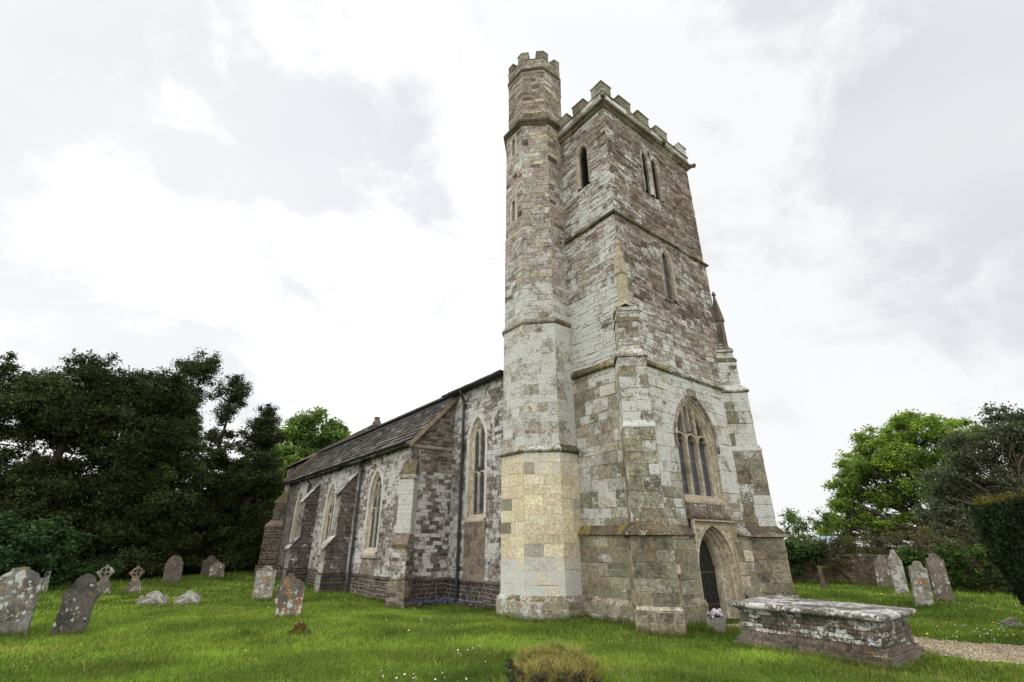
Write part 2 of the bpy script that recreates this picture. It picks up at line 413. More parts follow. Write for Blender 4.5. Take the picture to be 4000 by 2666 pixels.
def offset_poly(poly, d):
    out = []; n = len(poly)
    for i in range(n):
        a, b, c = poly[i - 1], poly[i], poly[(i + 1) % n]
        e1 = (b[0] - a[0], b[1] - a[1]); e2 = (c[0] - b[0], c[1] - b[1])
        l1 = hypot(*e1); l2 = hypot(*e2); n1 = (e1[1] / l1, -e1[0] / l1); n2 = (e2[1] / l2, -e2[0] / l2)
        k = 1 + n1[0] * n2[0] + n1[1] * n2[1]
        out.append((b[0] + d * (n1[0] + n2[0]) / k, b[1] + d * (n1[1] + n2[1]) / k))
    return out
def sweep(mb, poly, prof, colf, seg=.5):
    """moulding swept round a closed counter-clockwise polygon, cut into stones about seg long"""
    rs = [[(x, y, z) for x, y in offset_poly(poly, o)] for o, z in prof]; k = len(poly)
    for j in range(k):
        L = hypot(poly[(j + 1) % k][0] - poly[j][0], poly[(j + 1) % k][1] - poly[j][1]); m = max(1, int(L / seg))
        cols = [colf() for _ in range(m)]
        for i in range(len(rs) - 1):
            for s in range(m):
                def lerp(r, t): return tuple(a + (b - a) * t for a, b in zip(r[j], r[(j + 1) % k]))
                mb.face([lerp(rs[i], s / m), lerp(rs[i], (s + 1) / m), lerp(rs[i + 1], (s + 1) / m), lerp(rs[i + 1], s / m)], cols[s])
def octagon(c, a):
    r = a / cos(pi / 8); return [(c[0] + r * cos(pi / 8 + k * pi / 4), c[1] + r * sin(pi / 8 + k * pi / 4)) for k in range(8)]
def rectp(x0, x1, y0, y1): return [(x0, y0), (x1, y0), (x1, y1), (x0, y1)]

MOSS = [(.10, .095, .045), (.14, .12, .06), (.19, .155, .08), (.17, .12, .07), (.11, .085, .055)]
def trimcol(l0=.1, l1=.6): return lambda: (*pick(MOSS + OLIVE[:2], .2), R.uniform(l0, l1))

def arch_loft(mb, steps, T, col, n=12):
    """steps: (c, hw, z0, spring, apex, depth); a moulded reveal lofted through the outlines"""
    rs = []
    for (c, hw, z0, sp, ap, d) in steps: rs.append([T(u, z, d) for u, z in arch_pts(c, hw, z0, sp, ap, n)])
    for r0, r1 in zip(rs, rs[1:]):
        for i in range(len(r0) - 1):
            cc = col() if callable(col) else col
            mb.face([r0[i], r0[i + 1], r1[i + 1], r1[i]], cc)
def arch_fill(mb, c, hw, z0, sp, ap, T, d, col=(1, 1, 1, 0), n=12):
    mb.face([T(u, z, d) for u, z in arch_pts(c, hw, z0, sp, ap, n)], col)
def strip(mb, pts, w, d0, d1, T, col):
    """a stone bar following pts in the wall plane: front at depth d0, back at d1"""
    L = []; Rr = []
    for i, p in enumerate(pts):
        a = pts[max(i - 1, 0)]; b = pts[min(i + 1, len(pts) - 1)]
        tx, tz = b[0] - a[0], b[1] - a[1]; l = hypot(tx, tz) or 1; nx, nz = -tz / l * w / 2, tx / l * w / 2
        L.append((p[0] + nx, p[1] + nz)); Rr.append((p[0] - nx, p[1] - nz))
    dm = d0 + (d1 - d0) * .3
    for i in range(len(pts) - 1):
        c = col() if callable(col) else col
        # chamfered section
        def mid(a, b, t): return (a[0] + (b[0] - a[0]) * t, a[1] + (b[1] - a[1]) * t)
        A0, A1 = mid(L[i], Rr[i], .22), mid(L[i + 1], Rr[i + 1], .22); B0, B1 = mid(L[i], Rr[i], .78), mid(L[i + 1], Rr[i + 1], .78)
        mb.face([T(*A0, d0), T(*B0, d0), T(*B1, d0), T(*A1, d0)], c)
        mb.face([T(*L[i], dm), T(*A0, d0), T(*A1, d0), T(*L[i + 1], dm)], c)
        mb.face([T(*B0, d0), T(*Rr[i], dm), T(*Rr[i + 1], dm), T(*B1, d0)], c)
        mb.face([T(*L[i], d1), T(*L[i], dm), T(*L[i + 1], dm), T(*L[i + 1], d1)], c)
        mb.face([T(*Rr[i], dm), T(*Rr[i], d1), T(*Rr[i + 1], d1), T(*Rr[i + 1], dm)], c)

DRESS = [(.39, .35, .27), (.35, .31, .235), (.42, .38, .30), (.32, .28, .205)]
def dcol(l0=0., l1=.25, p=None): return lambda: (*pick(p or DRESS, .1), R.uniform(l0, l1))

# ================================================================== CHURCH
church = empty('church', (12., 10., 0.), 'old stone parish church with battlemented west tower, octagonal stair turret and slate roofed aisle', 'church')
X0, X1, Y0, Y1 = 9.7, 14.66, 7.4, 12.4
# ---- tower walls
tb_ = MB(); tw = tb_
def stage(x0, x1, y0, y1, z0, z1, ch, sw, opsW=(), opsN=(), amp=.014, quoin=0., bat=None, mortar=(.30, .25, .17, .1), joint=.008, wave=.012, split=.1):
    masonry(tw, plane(0, y0, 270, bat), x0, x1, z0, z1, ch, sw, pal_west, opsW, joint, amp, mortar, quoin, wave, split)
    masonry(tw, plane(x0, 0, 180, bat), -y1, -y0, z0, z1, ch, sw, pal_north, opsN, joint, amp, mortar, quoin, wave, split)
    masonry(tw, plane(x1, 0, 0, bat), y0, y1, z0, z1, (ch[0] * 1.6, ch[1] * 1.6), (sw[0] * 2, sw[1] * 2), pal_west, (), joint, amp, mortar)
    masonry(tw, plane(0, y1, 90, bat), -x1, -x0, z0, z1, (ch[0] * 2, ch[1] * 2), (sw[0] * 2, sw[1] * 2), pal_west, (), joint, amp, mortar)
DC = 12.33
WC, WHW, WZ0, WSP, WAP = 12.30, .96, 2.78, 4.25, 5.62
BIG = (.30, .46); BW = (.3, .72)
doorop = rect_open(DC - .96, DC + .96, -.4, 1.95)
stage(X0 - .22, X1 + .22, Y0 - .22, Y1, -.4, .42, (.22, .30), (.3, .6), (rect_open(DC - .93, DC + .93, -.4, .42),), amp=.02)
stage(X0 - .12, X1 + .12, Y0 - .12, Y1, .42, 1.95, (.24, .40), BW, (rect_open(DC - .93, DC + .93, .42, 1.80), rect_open(DC - .97, DC + .97, 1.80, 1.95)), amp=.022, joint=.011)
stage(X0 - .02, X1 + .02, Y0 - .02, Y1, 1.95, 6.25, (.24, .42), (.26, .62),
      (rect_open(DC - .96, DC + .96, 1.95, 2.30), arch_open(WC, WHW, WZ0, WSP, WAP)), amp=.016)
tw = MB()
LC, LHW = 12.14, .17
stage(X0, X1, Y0, Y1, 6.25, 11.0, (.10, .26), (.16, .5), (arch_open(LC, .36, 8.7, 10.35, 10.72),), quoin=.42, amp=.02, wave=.02, split=.3, mortar=(.26, .225, .17, .4))
BA, BB = 11.82, 12.36
NBY = 8.53
stage(X0 + .03, X1 - .03, Y0 + .03, Y1, 11.0, 15.5, (.085, .20), (.13, .48),
      (rect_open(BA - .30, BB + .30, 12.75, 14.85),), (arch_open(-NBY, .32, 12.7, 14.35, 14.72),), quoin=.36, amp=.026, wave=.022, split=.32, mortar=(.27, .21, .14, .3))
tower = tw.build('tower_wall', M['stone'], church); tb_.build('tower_base', M['base'], church)

def string_run(mb, P, u0, u1, prof, col, seg=.45):
    m = max(1, int(abs(u1 - u0) / seg))
    for s in range(m):
        a = u0 + (u1 - u0) * s / m; b = u0 + (u1 - u0) * (s + 1) / m; c = col()
        for (o0, z0), (o1, z1) in zip(prof, prof[1:]): mb.face([P(a, z0, o0), P(b, z0, o0), P(b, z1, o1), P(a, z1, o1)], c)
    for u in (u0, u1): mb.face([P(u, z, o) for o, z in prof], col())
# ---- string courses
def course(name, prof, poly, l0, l1, parent, pal=None):
    m = MB(); sweep(m, poly, prof, trimcol(l0, l1) if pal is None else (lambda: (*pick(pal, .15), R.uniform(l0, l1)))); return m.build(name, M['stone_trim'], parent)
pb = rectp(X0, X1, Y0, Y1)
CHF = [(.22, .415), (.205, .46), (.12, .55)]; chc = lambda: (*pick(OLIVE), R.uniform(.1, .5))
for P_, a_, b_ in ((plane(0, Y0, 270), X0 - .2, 11.39), (plane(0, Y0, 270), 13.27, X1 + .2), (plane(X0, 0, 180), -Y1, -(Y0 - .2)), (plane(X1, 0, 0), Y0 - .2, Y1)):
    m = MB(); string_run(m, P_, a_, b_, CHF, chc); m.build('plinth_chamfer', M['stone'], tower)
# plinth string is broken by the door label: built as stretches along the faces
ps = MB(); pcol = lambda: (*pick(MOSS + BROWN[2:4], .2), R.uniform(.1, .55))
PST = [(.0, 1.86), (.20, 1.90), (.20, 1.935), (.0, 2.17)]
for a_, b_ in ((X0 - .2, DC - 1.02), (DC + 1.02, X1 + .2)):
    m = MB(); string_run(m, plane(0, Y0, 270), a_, b_, PST, pcol); m.build('plinth_string', M['stone_trim'], tower)
string_run(ps, plane(X0, 0, 180), -Y1, -(Y0 - .2), PST, lambda: (*pick([(.24, .19, .05), (.20, .16, .05), (.12, .09, .05)]), .05))
string_run(ps, plane(X1, 0, 0), Y0 - .2, Y1, PST, pcol)
ps.build('plinth_string', M['stone_trim'], tower)
course('string_course', [(.0, 6.14), (.11, 6.19), (.12, 6.24), (.0, 6.42)], pb, .1, .6, tower)
course('string_course', [(.0, 10.93), (.09, 10.97), (.10, 11.03), (-.03, 11.16)], pb, .05, .35, tower)
course('cornice', [(-.03, 15.38), (.05, 15.46), (.06, 15.52), (.14, 15.58), (.15, 15.66), (.05, 15.76)], pb, .0, .2, tower)
# ---- parapet and merlons
pp = MB(); PO = .05
pw = rectp(X0 - PO, X1 + PO, Y0 - PO, Y1 + PO)
for P, a, b in ((plane(0, Y0 - PO, 270), X0 - PO, X1 + PO), (plane(X0 - PO, 0, 180), -Y1 - PO, -Y0 + PO), (plane(X1 + PO, 0, 0), Y0 - PO, Y1 + PO), (plane(0, Y1 + PO, 90), -X1 - PO, -X0 + PO)):
    masonry(pp, P, a, b, 15.76, 16.06, (.28, .32), (.35, .8), lambda u, z: (*pick(WHITEY + OLIVE[:3] + BROWN[2:4]), R.uniform(.3, .8)), amp=.01)
sweep(pp, pw, [(.0, 16.06), (.03, 16.07), (.03, 16.09), (-.30, 16.12)], trimcol(0, .4))
sweep(pp, offset_poly(pw, -.30), [(0, 16.12), (0, 15.5)], trimcol(0, .2))
par = pp.build('parapet', M['stone_trim'], tower)
def merlon(x0, x1, y0, y1, z1, j=.03):
    m = MB(); c = (*pick(BROWN[2:5] + OLIVE[:4]), R.uniform(.15, .5))
    q = [(x0, y0), (x1, y0), (x1, y1), (x0, y1)]
    m.rings([[(x, y, z) for x, y in offset_poly(q, o)] for o, z in ((0, 16.08), (0, z1 - .09), (.03, z1 - .07), (.03, z1 - .03), (-.10, z1 + .03))], c, cap1=True)
    return m.build('merlon', M['stone_trim'], tower)
zt = 16.58; th = .30
xs = [(10.56, 11.2), (11.64, 12.27), (12.74, 13.42)]
merl_n = [(8.24, 8.76), (9.08, 9.6), (10.3, 10.9), (11.5, 12.0)]
xa, xb, ya, yb = X0 - PO, X1 + PO, Y0 - PO, Y1 + PO
def lmerlon(cx, cy, sx, sy):
    m = MB(); c = (*pick(WHITEY + OLIVE[:3]), .45); L = .48
    q = [(cx, cy), (cx + sx * L, cy), (cx + sx * L, cy + sy * th), (cx + sx * th, cy + sy * th), (cx + sx * th, cy + sy * L), (cx, cy + sy * L)]
    if sx * sy < 0: q = q[::-1]
    m.rings([[(x, y, z) for x, y in offset_poly(q, o)] for o, z in ((0, 16.08), (0, zt - .06), (.03, zt - .04), (.03, zt), (-.08, zt + .05))], c, cap1=True)
    m.build('merlon', M['stone_trim'], tower)
lmerlon(xa, ya, 1, 1); lmerlon(xb, ya, -1, 1); lmerlon(xa, yb, 1, -1); lmerlon(xb, yb, -1, -1)
for a, b in xs: merlon(a, b, ya, ya + th, zt); merlon(a, b, yb - th, yb, zt)
for a, b in merl_n: merlon(xa, xa + th, a, b, zt); merlon(xb - th, xb, a, b, zt)
m = MB()   # tower roof behind the parapet
m.rings([[(x, y, z) for x, y in rectp(xa + .3, xb - .3, ya + .3, yb - .3)] for z in (15.4, 15.7)] + [[(12.2, 9.9, 16.0)] * 4], (.2, .2, .2, 0)); m.build('tower_roof', M['lead'], tower)
def gargoyle(x, y, z, dx, dy):
    m = MB(); l = hypot(dx, dy); d = (dx / l, dy / l)
    pts = [(x + d[0] * t, y + d[1] * t, z + h) for t, h in ((-.1, -.02), (.03, 0), (.10, .02), (.17, .05), (.23, .03))]
    m.tube(pts, [.09, .085, .075, .105, .06], (*pick(MOSS), .1), 7); m.build('gargoyle', M['stone_trim'], tower, smooth=True)
gargoyle(X1 + .08, Y0 - .08, 15.62, 1, -1); gargoyle(12.9, Y0 - .02, 15.62, .0, -1); gargoyle(X0 - .02, Y0 - .02, 15.66, -.2, -.2)

# ---- diagonal buttresses
def diag_buttress(corner, ang, levels, caps, pal, mat, name, mortar=(.30, .25, .17, .1), ch=(.26, .42), sw=(.3, .6), back=.5):
    m = MB(); a = radians(ang); n = (cos(a), sin(a)); t = (-sin(a), cos(a))
    for (z0, z1, w, p, c2, s2) in levels:
        o = (corner[0] + n[0] * p, corner[1] + n[1] * p)
        masonry(m, plane(o[0], o[1], ang), -w / 2, w / 2, z0, z1, c2 or ch, s2 or sw, pal, (), .009, .018, mortar)
        for s in (1, -1):
            oo = (corner[0] + t[0] * w / 2 * s, corner[1] + t[1] * w / 2 * s)
            P = plane(oo[0], oo[1], ang + 90 * s)
            rng = (-p, back) if s > 0 else (-back, p)
            masonry(m, P, rng[0], rng[1], z0, z1, c2 or ch, s2 or sw, pal, (), .009, .018, mortar)
    for (z0, z1, w0, p0, w1, p1, lip, lc) in caps:      # sloped weathering with a projecting lip
        def pt(u, d, z): return (corner[0] + n[0] * d + t[0] * u, corner[1] + n[1] * d + t[1] * u, z)
        W = w0 / 2 + lip; D = p0 + lip; e = (z1 - z0) * .22
        col = lambda: (*pick(MOSS + BROWN[2:4] + WHITEY[:1], .2), R.uniform(*lc))
        prof = [(W - lip, D - lip, z0 - .03), (W, D, z0), (W, D, z0 + e), (w1 / 2, p1, z1)]
        rs = [[pt(-u, -back, z), pt(-u, d, z), pt(u, d, z), pt(u, -back, z)] for u, d, z in prof]
        for r0, r1 in zip(rs, rs[1:]):
            for i in range(3): m.face([r0[i], r0[i + 1], r1[i + 1], r1[i]], col())
        m.face(rs[-1], col())
    return m.build(name, mat, church)
def tower_buttress(corner, ang):
    S = (.12, .22); SW = (.2, .5)
    b = diag_buttress(corner, ang, [(-.4, .42, .95, .66, (.2, .3), None), (.5, 1.92, .90, .58, None, None), (2.1, 4.28, .71, .50, None, None),
        (4.42, 6.12, .70, .43, (.3, .4), None), (6.3, 7.18, .55, .30, S, SW), (7.28, 7.55, .52, .25, S, SW)],
        [(.42, .52, .95, .66, .90, .58, .0, (.1, .5)), (1.88, 2.18, .90, .58, .71, .50, .10, (.05, .5)), (4.28, 4.48, .71, .50, .70, .43, .03, (.5, .9)),
         (6.12, 6.40, .70, .43, .55, .30, .06, (.2, .7)), (7.18, 7.34, .55, .30, .52, .25, .04, (.1, .5)), (7.52, 7.85, .52, .25, .34, .02, .04, (.2, .7))],
        pal_butt, M['stone'], 'buttress')
    a = radians(ang); c = (corner[0] + cos(a) * .10, corner[1] + sin(a) * .10)
    m = MB(); cc = (.34, .31, .225, .15) if ang < 300 else (.12, .10, .08, .3); q = rectp(-.11, .11, -.11, .11)
    prof = [(.05, 7.7), (.0, 7.85), (.0, 8.70), (.035, 8.74), (.035, 8.79), (-.085, 9.72), (-.06, 9.76), (-.06, 9.82), (-.10, 9.92)]
    m.rings([[(c[0] + x, c[1] + y, z) for x, y in offset_poly(q, o)] for o, z in prof], cc, cap1=True)
    m.build('pinnacle', M['dressed'], b)
tower_buttress((X0, Y0), 225); tower_buttress((X1, Y0), 315)

# ---- west window
def TW(u, z, d): return (u, Y0 - .02 + d, z)
def window_parts(T, c, hw, z0, sp, ap, lights, mull, headz, depth, name='window', hood=True, fr=None, surcol=None, framecol=None, front=.0, sur=.0, extra=None, mullw=.075):
    """moulded surround, sloping sill, mullions with arched heads, leaded glass"""
    w = MB(); fc = framecol or dcol(0, .2); sc = surcol or dcol(.05, .4)
    d1, d2 = depth * .45, depth
    if sur > 0:
        arch_loft(w, [(c, hw + sur, z0, sp, ap + sur * 1.15, -.004), (c, hw + sur, z0, sp, ap + sur * 1.15, -.02 - front), (c, hw, z0, sp, ap, -.02 - front), (c, hw - .02, z0, sp, ap - .02, .02)], T, sc)
    arch_loft(w, [(c, hw, z0, sp, ap, -.01), (c, hw - .03, z0, sp, ap - .04, .02), (c, hw - .035, z0, sp, ap - .045, .05), (c, hw - .09, z0, sp, ap - .11, d1 * .75), (c, hw - .09, z0, sp, ap - .11, d1)], T, fc)
    ih = hw - .09; ia = ap - .11
    arch_loft(w, [(c, ih, z0, sp, ia, d1), (c, ih - .05, z0, sp, ia - .06, d1), (c, ih - .09, z0, sp, ia - .11, d1 + (d2 - d1) * .5), (c, ih - .09, z0, sp, ia - .11, d2 + .02)], T, fc)
    # sill
    for (za, da, zb, db) in ((z0 - .10, -.05, z0 - .04, -.05), (z0 - .04, -.05, z0 + .10, d1), (z0 + .10, d1, z0 + .16, d2 + .02)):
        w.face([T(c - hw - .02, za, da), T(c + hw + .02, za, da), T(c + hw + .02, zb, db), T(c - hw - .02, zb, db)], fc())
    w.face([T(c - hw - .02, z0 - .10, .03), T(c + hw + .02, z0 - .10, .03), T(c + hw + .02, z0 - .10, -.05), T(c - hw - .02, z0 - .10, -.05)], fc())
    for u in (c - hw - .02, c + hw + .02): w.face([T(u, z0 - .10, .03), T(u, z0 - .10, -.05), T(u, z0 - .04, -.05), T(u, z0 + .02, .03)], fc())
    W = w.build(name, M['dressed'], church)
    tr = MB(); ih -= .05
    us = [c - ih + 2 * ih * i / lights for i in range(lights + 1)]
    for u in us[1:-1]:
        top = sp + 0
        x = abs(u - c); h = 0.
        for i in range(200):
            hh = (ia - sp) * i / 200
            if arch_half(ih, ia - sp, hh) < x: break
            h = hh
        ztop = sp + h if mull == 'full' else headz
        zz = [z0 + .05]
        while zz[-1] < ztop - .5: zz.append(zz[-1] + R.uniform(.4, .6))
        strip(tr, [(u, z) for z in zz + [ztop]], mullw, d1 + .01, d2 + .02, T, fc)
    for i in range(lights):        # arched light heads
        cu = (us[i] + us[i + 1]) / 2; lw = (us[i + 1] - us[i]) / 2
        ah = headz + lw * 1.05
        pts = arch_pts(cu, lw, headz, headz, ah, 8)[1:-1]
        strip(tr, pts, mullw * .8, d1 + .015, d2 + .02, T, fc)
        for s in (-1, 1):          # cusps of the foiled heads
            hz = headz + (ah - headz) * .42; xx = cu + s * arch_half(lw, ah - headz, hz - headz)
            strip(tr, [(xx, hz - .06), (xx - s * lw * .42, hz + .01), (xx - s * .01, hz + .10)], .035, d1 + .05, d2 + .02, T, fc)
    if extra: extra(tr, T, d1, d2, fc, ih, ia)
    tr.build('tracery', M['dressed'], W)
    g = MB(); arch_fill(g, c, hw - .14, z0, sp, ap - .18, T, d2); g.build('glazing', M['glass'], W)
    return W
def west_extra(tr, T, d1, d2, fc, ih, ia):
    # upright panel tracery above the three heads
    for u in (WC - .31, WC, WC + .31):
        x = abs(u - WC) + .02; zt_ = WSP
        for i in range(200):
            hh = (ia - WSP) * i / 200
            if arch_half(ih, ia - WSP, hh) < x: break
            zt_ = WSP + hh
        zb = 4.62 if abs(u - WC) > .1 else 4.66
        strip(tr, [(u, zb), (u, (zb + zt_) / 2), (u, zt_)], .05, d1 + .02, d2 + .02, T, fc)
WW = window_parts(TW, WC, WHW, WZ0, WSP, WAP, 3, 'full', 4.28, .27, extra=west_extra, surcol=dcol(.2, .6), framecol=dcol(.05, .4, [(.36, .31, .225), (.40, .345, .26), (.34, .285, .20), (.38, .34, .26)]), mullw=.085)
h = MB()   # hood mould over the west window
arch_loft(h, [(WC, WHW + .10, 4.1, WSP, WAP + .13, .0), (WC, WHW + .10, 4.1, WSP, WAP + .13, -.07), (WC, WHW + .04, 4.1, WSP, WAP + .05, -.08), (WC, WHW - .0, 4.1, WSP, WAP, -.02)], TW, lambda: (*pick(BROWN[2:5] + DRESS[1:2]), R.uniform(.15, .55)))
h.build('hood_mould', M['stone_trim'], WW)

# ---- west doorway: sloped weathering, square label, spandrels, moulded arch, door
def TD(u, z, d): return (u, Y0 - .10 + d, z)
dw = MB(); dc_ = dcol(0, .25, [(.42, .37, .26), (.39, .335, .23), (.44, .395, .29)])
LO, LI = 1.0, .93
# label frame: outer square moulding
for (o0, d0, o1, d1) in ((LO, .0, LO, -.07), (LO, -.07, LO - .06, -.09), (LO - .06, -.09, LI + .02, -.03), (LI + .02, -.03, LI, .04)):
    def fr(o, d):
        zt_ = 2.30 - (LO - o)
        return [(DC - o, 1.80, d), (DC - o, zt_, d), (DC + o, zt_, d), (DC + o, 1.80, d)]
    a, b = fr(o0, d0), fr(o1, d1)
    for i in range(3): dw.face([TD(*a[i]), TD(*a[i + 1]), TD(*b[i + 1]), TD(*b[i])], dc_())
for s_ in (-1, 1):      # jambs
    dw.box(*sorted((DC + s_ * .91, DC + s_ * .95)), Y0 - .125, Y0 + .02, -.35, 1.80, dc_())
for s_ in (-1, 1):      # label stops
    dw.box(*sorted((DC + s_ * LO, DC + s_ * (LI - .02))), Y0 - .20, Y0 - .05, 1.74, 1.80, dc_())
# spandrel sheet
AH, ASP, AAP = .905, 1.08, 2.17
sp_out = [(DC - LI, -.35), (DC - LI, 2.30 - (LO - LI)), (DC, 2.30 - (LO - LI))]
ar = arch_pts(DC, AH, -.35, ASP, AAP, 14)
half = len(ar) // 2
Lh = ar[:half + 1]; Rh = ar[half:]
ztop = 2.30 - (LO - LI)
for H, s in ((Lh, -1), (Rh[::-1], 1)):
    for p, q in zip(H, H[1:]):
        if p[1] < ASP - .01: dw.face([TD(DC + s * AH, -.35, .015), TD(DC + s * (AH + .03), -.35, .015), TD(DC + s * (AH + .03), ASP, .015), TD(DC + s * AH, ASP, .015)], dc_()); continue
        dw.face([TD(p[0], p[1], .04), TD(DC + s * LI, p[1], .04), TD(DC + s * LI, q[1], .04), TD(q[0], q[1], .04)], dc_())
    dw.face([TD(DC + s * LI, AAP, .04), TD(DC, AAP, .04), TD(DC, ztop, .04), TD(DC + s * LI, ztop, .04)], dc_())
# carved spandrel leaf scrolls
for s in (-1, 1):
    cx, cz = DC + s * .66, 1.93
    for k in range(3):
        r = .13 - k * .035
        dw.tube([TD(cx + s * .02 + r * cos(t) * .8, cz - .02 + r * sin(t) * 1.15, .035) for t in np.linspace(.6 + k, 4.6 + k, 9)], .016, dc_(), 5)
steps = [(AH, .04), (AH - 0.010, .015), (AH - 0.050, .015), (AH - 0.060, .05), (AH - 0.080, .10), (AH - 0.120, .12), (AH - 0.130, .15), (AH - 0.160, .20), (AH - 0.210, .22), (AH - 0.220, .25), (AH - 0.250, .30), (AH - 0.300, .325), (AH - 0.310, .35), (AH - 0.330, .40), (AH - 0.335, .54)]
arch_loft(dw, [(DC, hw, -.35, ASP, AAP - (AH - hw) * .54, d) for hw, d in steps], TD, dc_, 14)
doorway = dw.build('doorway', M['dressed'], church)
wr = MB()  # weathered stone slope over the label
wcol = lambda: (*pick([(.10, .08, .06), (.13, .10, .075), (.17, .13, .10)], .2), R.uniform(.35, .62))
string_run(wr, plane(0, Y0 - .02, 270), DC - 1.03, DC + 1.03, [(.0, 2.26), (.20, 2.30), (.21, 2.36), (.10, 2.54), (.02, 2.70)], wcol, .3)
wr.build('weathering', M['stone_trim'], doorway)
dl = MB(); hw = AH - .325
op = arch_pts(DC, hw, -.35, ASP, AAP - .335 * .54, 12)
for i in range(len(op) // 2 + 1): pass
dl.face([TD(u, z, .50) for u, z in op], (1, 1, 1, 0))
for k in range(9):
    u = DC - hw + (k + .5) * 2 * hw / 9; zt_ = ASP + .55 - abs(u - DC) * .9
    dl.box(u - hw / 9 + .006, u + hw / 9 - .006, Y0 - .10 + .475, Y0 - .10 + .498, -.3, zt_)
door = dl.build('door', M['door'], doorway)
ir = MB()
for r in range(8):
    z = -.02 + r * .225
    for k in range(4):
        u = DC - .37 + k * .245
        if z > ASP + .1 and abs(u - DC) > .26: continue
        for s in (1, -1):
            ir.tube([TD(u + s * (.055 + .045 * cos(t)), z + .06 * sin(t) + .06,  .455) for t in np.linspace(.3, 5.2, 9)], .009, (1, 1, 1, 0), 5)
        ir.tube([TD(u, z - .05, .46), TD(u, z + .17, .46)], .008, (1, 1, 1, 0), 5)
for z in (.25, 1.0): ir.box(DC - hw + .02, DC + hw - .05, Y0 + .355, Y0 + .37, z, z + .05)
ir.build('scroll_ironwork', M['doorirn'], door)
# ---- tower lancet (middle stage)
def TL(u, z, d): return (u, Y0 + d, z)
def small_window(T, c, hw, z0, sp, ap, sw, depth, kind, sur_ap, par=church, sc=None):
    w = MB(); fc = sc or dcol(.25, .6, [(.25, .215, .165), (.22, .19, .145), (.28, .24, .185), (.20, .165, .125)])
    rs = [(c, sw, z0 - .12, sp, sur_ap, -.015), (c, hw + .06, z0, sp, ap + .06, -.015), (c, hw, z0, sp, ap, .04), (c, hw, z0, sp, ap, depth + .02)]
    arch_loft(w, [(c, sw, z0 - .12, sp, sur_ap, .01)] + rs, T, fc, 8)
    w.face([T(c - sw, z0 - .12, -.02), T(c + sw, z0 - .12, -.02), T(c + hw + .02, z0 + .06, depth), T(c - hw - .02, z0 + .06, depth)], fc())
    W = w.build('window', M['dressed'], par)
    if kind == 'glass':
        g = MB(); arch_fill(g, c, hw + .01, z0, sp, ap + .01, T, depth, n=8); g.build('glazing', M['glass'], W)
    else:
        g = MB(); arch_fill(g, c, hw + .01, z0, sp, ap + .01, T, depth, n=8)
        z = z0 + .05
        while z < ap - .1:
            x = hw if z < sp else arch_half(hw, ap - sp, z - sp)
            g.face([T(c - x, z, .10), T(c + x, z, .10), T(c + x, z + .11, depth - .01), T(c - x, z + .11, depth - .01)]); 
            g.face([T(c - x, z - .012, .10), T(c + x, z - .012, .10), T(c + x, z, .10), T(c - x, z, .10)]); z += .125
        g.build('louvre', M['dark'], W)
    return W
small_window(TL, LC, LHW, 8.82, 10.28, 10.52, .36, .13, 'glass', 10.74)
def TL3(u, z, d): return (u, Y0 + .03 + d, z)
for c in (BA, BB): small_window(TL3, c, .155, 12.88, 14.42, 14.66, .275, .24, 'louvre', 14.84)
# spandrel stones filling the square of the twin light
for c in (BA, BB):
    m = MB()
    for s in (-1, 1):
        pts = [(c + s * arch_half(.275, .42, hh), 14.42 + hh) for hh in np.linspace(0, .42, 6)]
        m.face([(u, Y0 + .025, z) for u, z in pts] + [(c + s * .30, Y0 + .025, 14.85), (c + s * .30, Y0 + .025, 14.42)], (*pick(BROWN[2:5]), .35))
    m.face([(c - .3, Y0 + .0255, 14.84), (c + .3, Y0 + .0255, 14.84), (c + .3, Y0 + .0255, 14.86), (c - .3, Y0 + .0255, 14.86)], (*pick(BROWN[2:5]), .35))
    m.build('spandrel', M['stone'], tower)
def TN3(u, z, d): return (X0 + .03 + d, u, z)
small_window(TN3, NBY, .185, 12.82, 14.22, 14.5, .32, .28, 'louvre', 14.74, sc=dcol(.1, .4, [(.33, .28, .21), (.29, .245, .185), (.26, .22, .165)]))

# ================================================================== STAIR TURRET
TC = (9.5, 10.65)
tb2 = MB(); tt = tb2
def tstage(a, z0, z1, ch, sw, amp=.012, ops=None, joint=.006, mortar=(.33, .28, .19, .1)):
    L = a * tan(pi / 8)
    for k in range(8):
        ang = k * 45; an = radians(ang)
        masonry(tt, plane(TC[0] + a * cos(an), TC[1] + a * sin(an), ang), -L, L, z0, z1, ch, sw, lambda u, z: pal_turret(u + k * .8, z), (ops or {}).get(ang, ()), joint, amp, mortar, 0., .006, .12 if z0 > 8 else 0.)
tstage(1.30, -.3, .42, (.12, .2), (.25, .5))
tstage(1.20, .52, 4.03, (.24, .36), (.28, .62), .005, None, .0045, (.36, .31, .20, .05))
tt = MB()
tstage(1.16, 4.2, 7.9, (.24, .36), (.3, .6), .008)
tstage(1.13, 8.05, 11.35, (.16, .30), (.22, .55), .016)
slit = lambda z0, z1: rect_open(-.10, .06, z0, z1)
tstage(1.11, 11.5, 16.1, (.15, .28), (.2, .5), .016, {180: (slit(12.0, 12.85), slit(14.95, 15.75))})
tstage(1.03, 16.35, 19.08, (.13, .27), (.2, .5), .02)
turret = tt.build('stair_turret', M['stone'], church); tb2.build('turret_base', M['ashlar'], church)
m = MB(); sweep(m, octagon(TC, 1.2), [(.10, .42), (.09, .46), (.0, .54)], lambda: (*pick(BROWN[2:4] + MOSS), .5)); m.build('plinth_chamfer', M['stone'], turret)
oc = lambda a: octagon(TC, a)
course('string_course', [(.0, 3.98), (.07, 4.01), (.08, 4.05), (-.04, 4.22)], oc(1.2), .2, .75, turret)
course('string_course', [(.0, 7.84), (.05, 7.88), (.06, 7.94), (-.03, 8.07)], oc(1.16), .05, .4, turret)
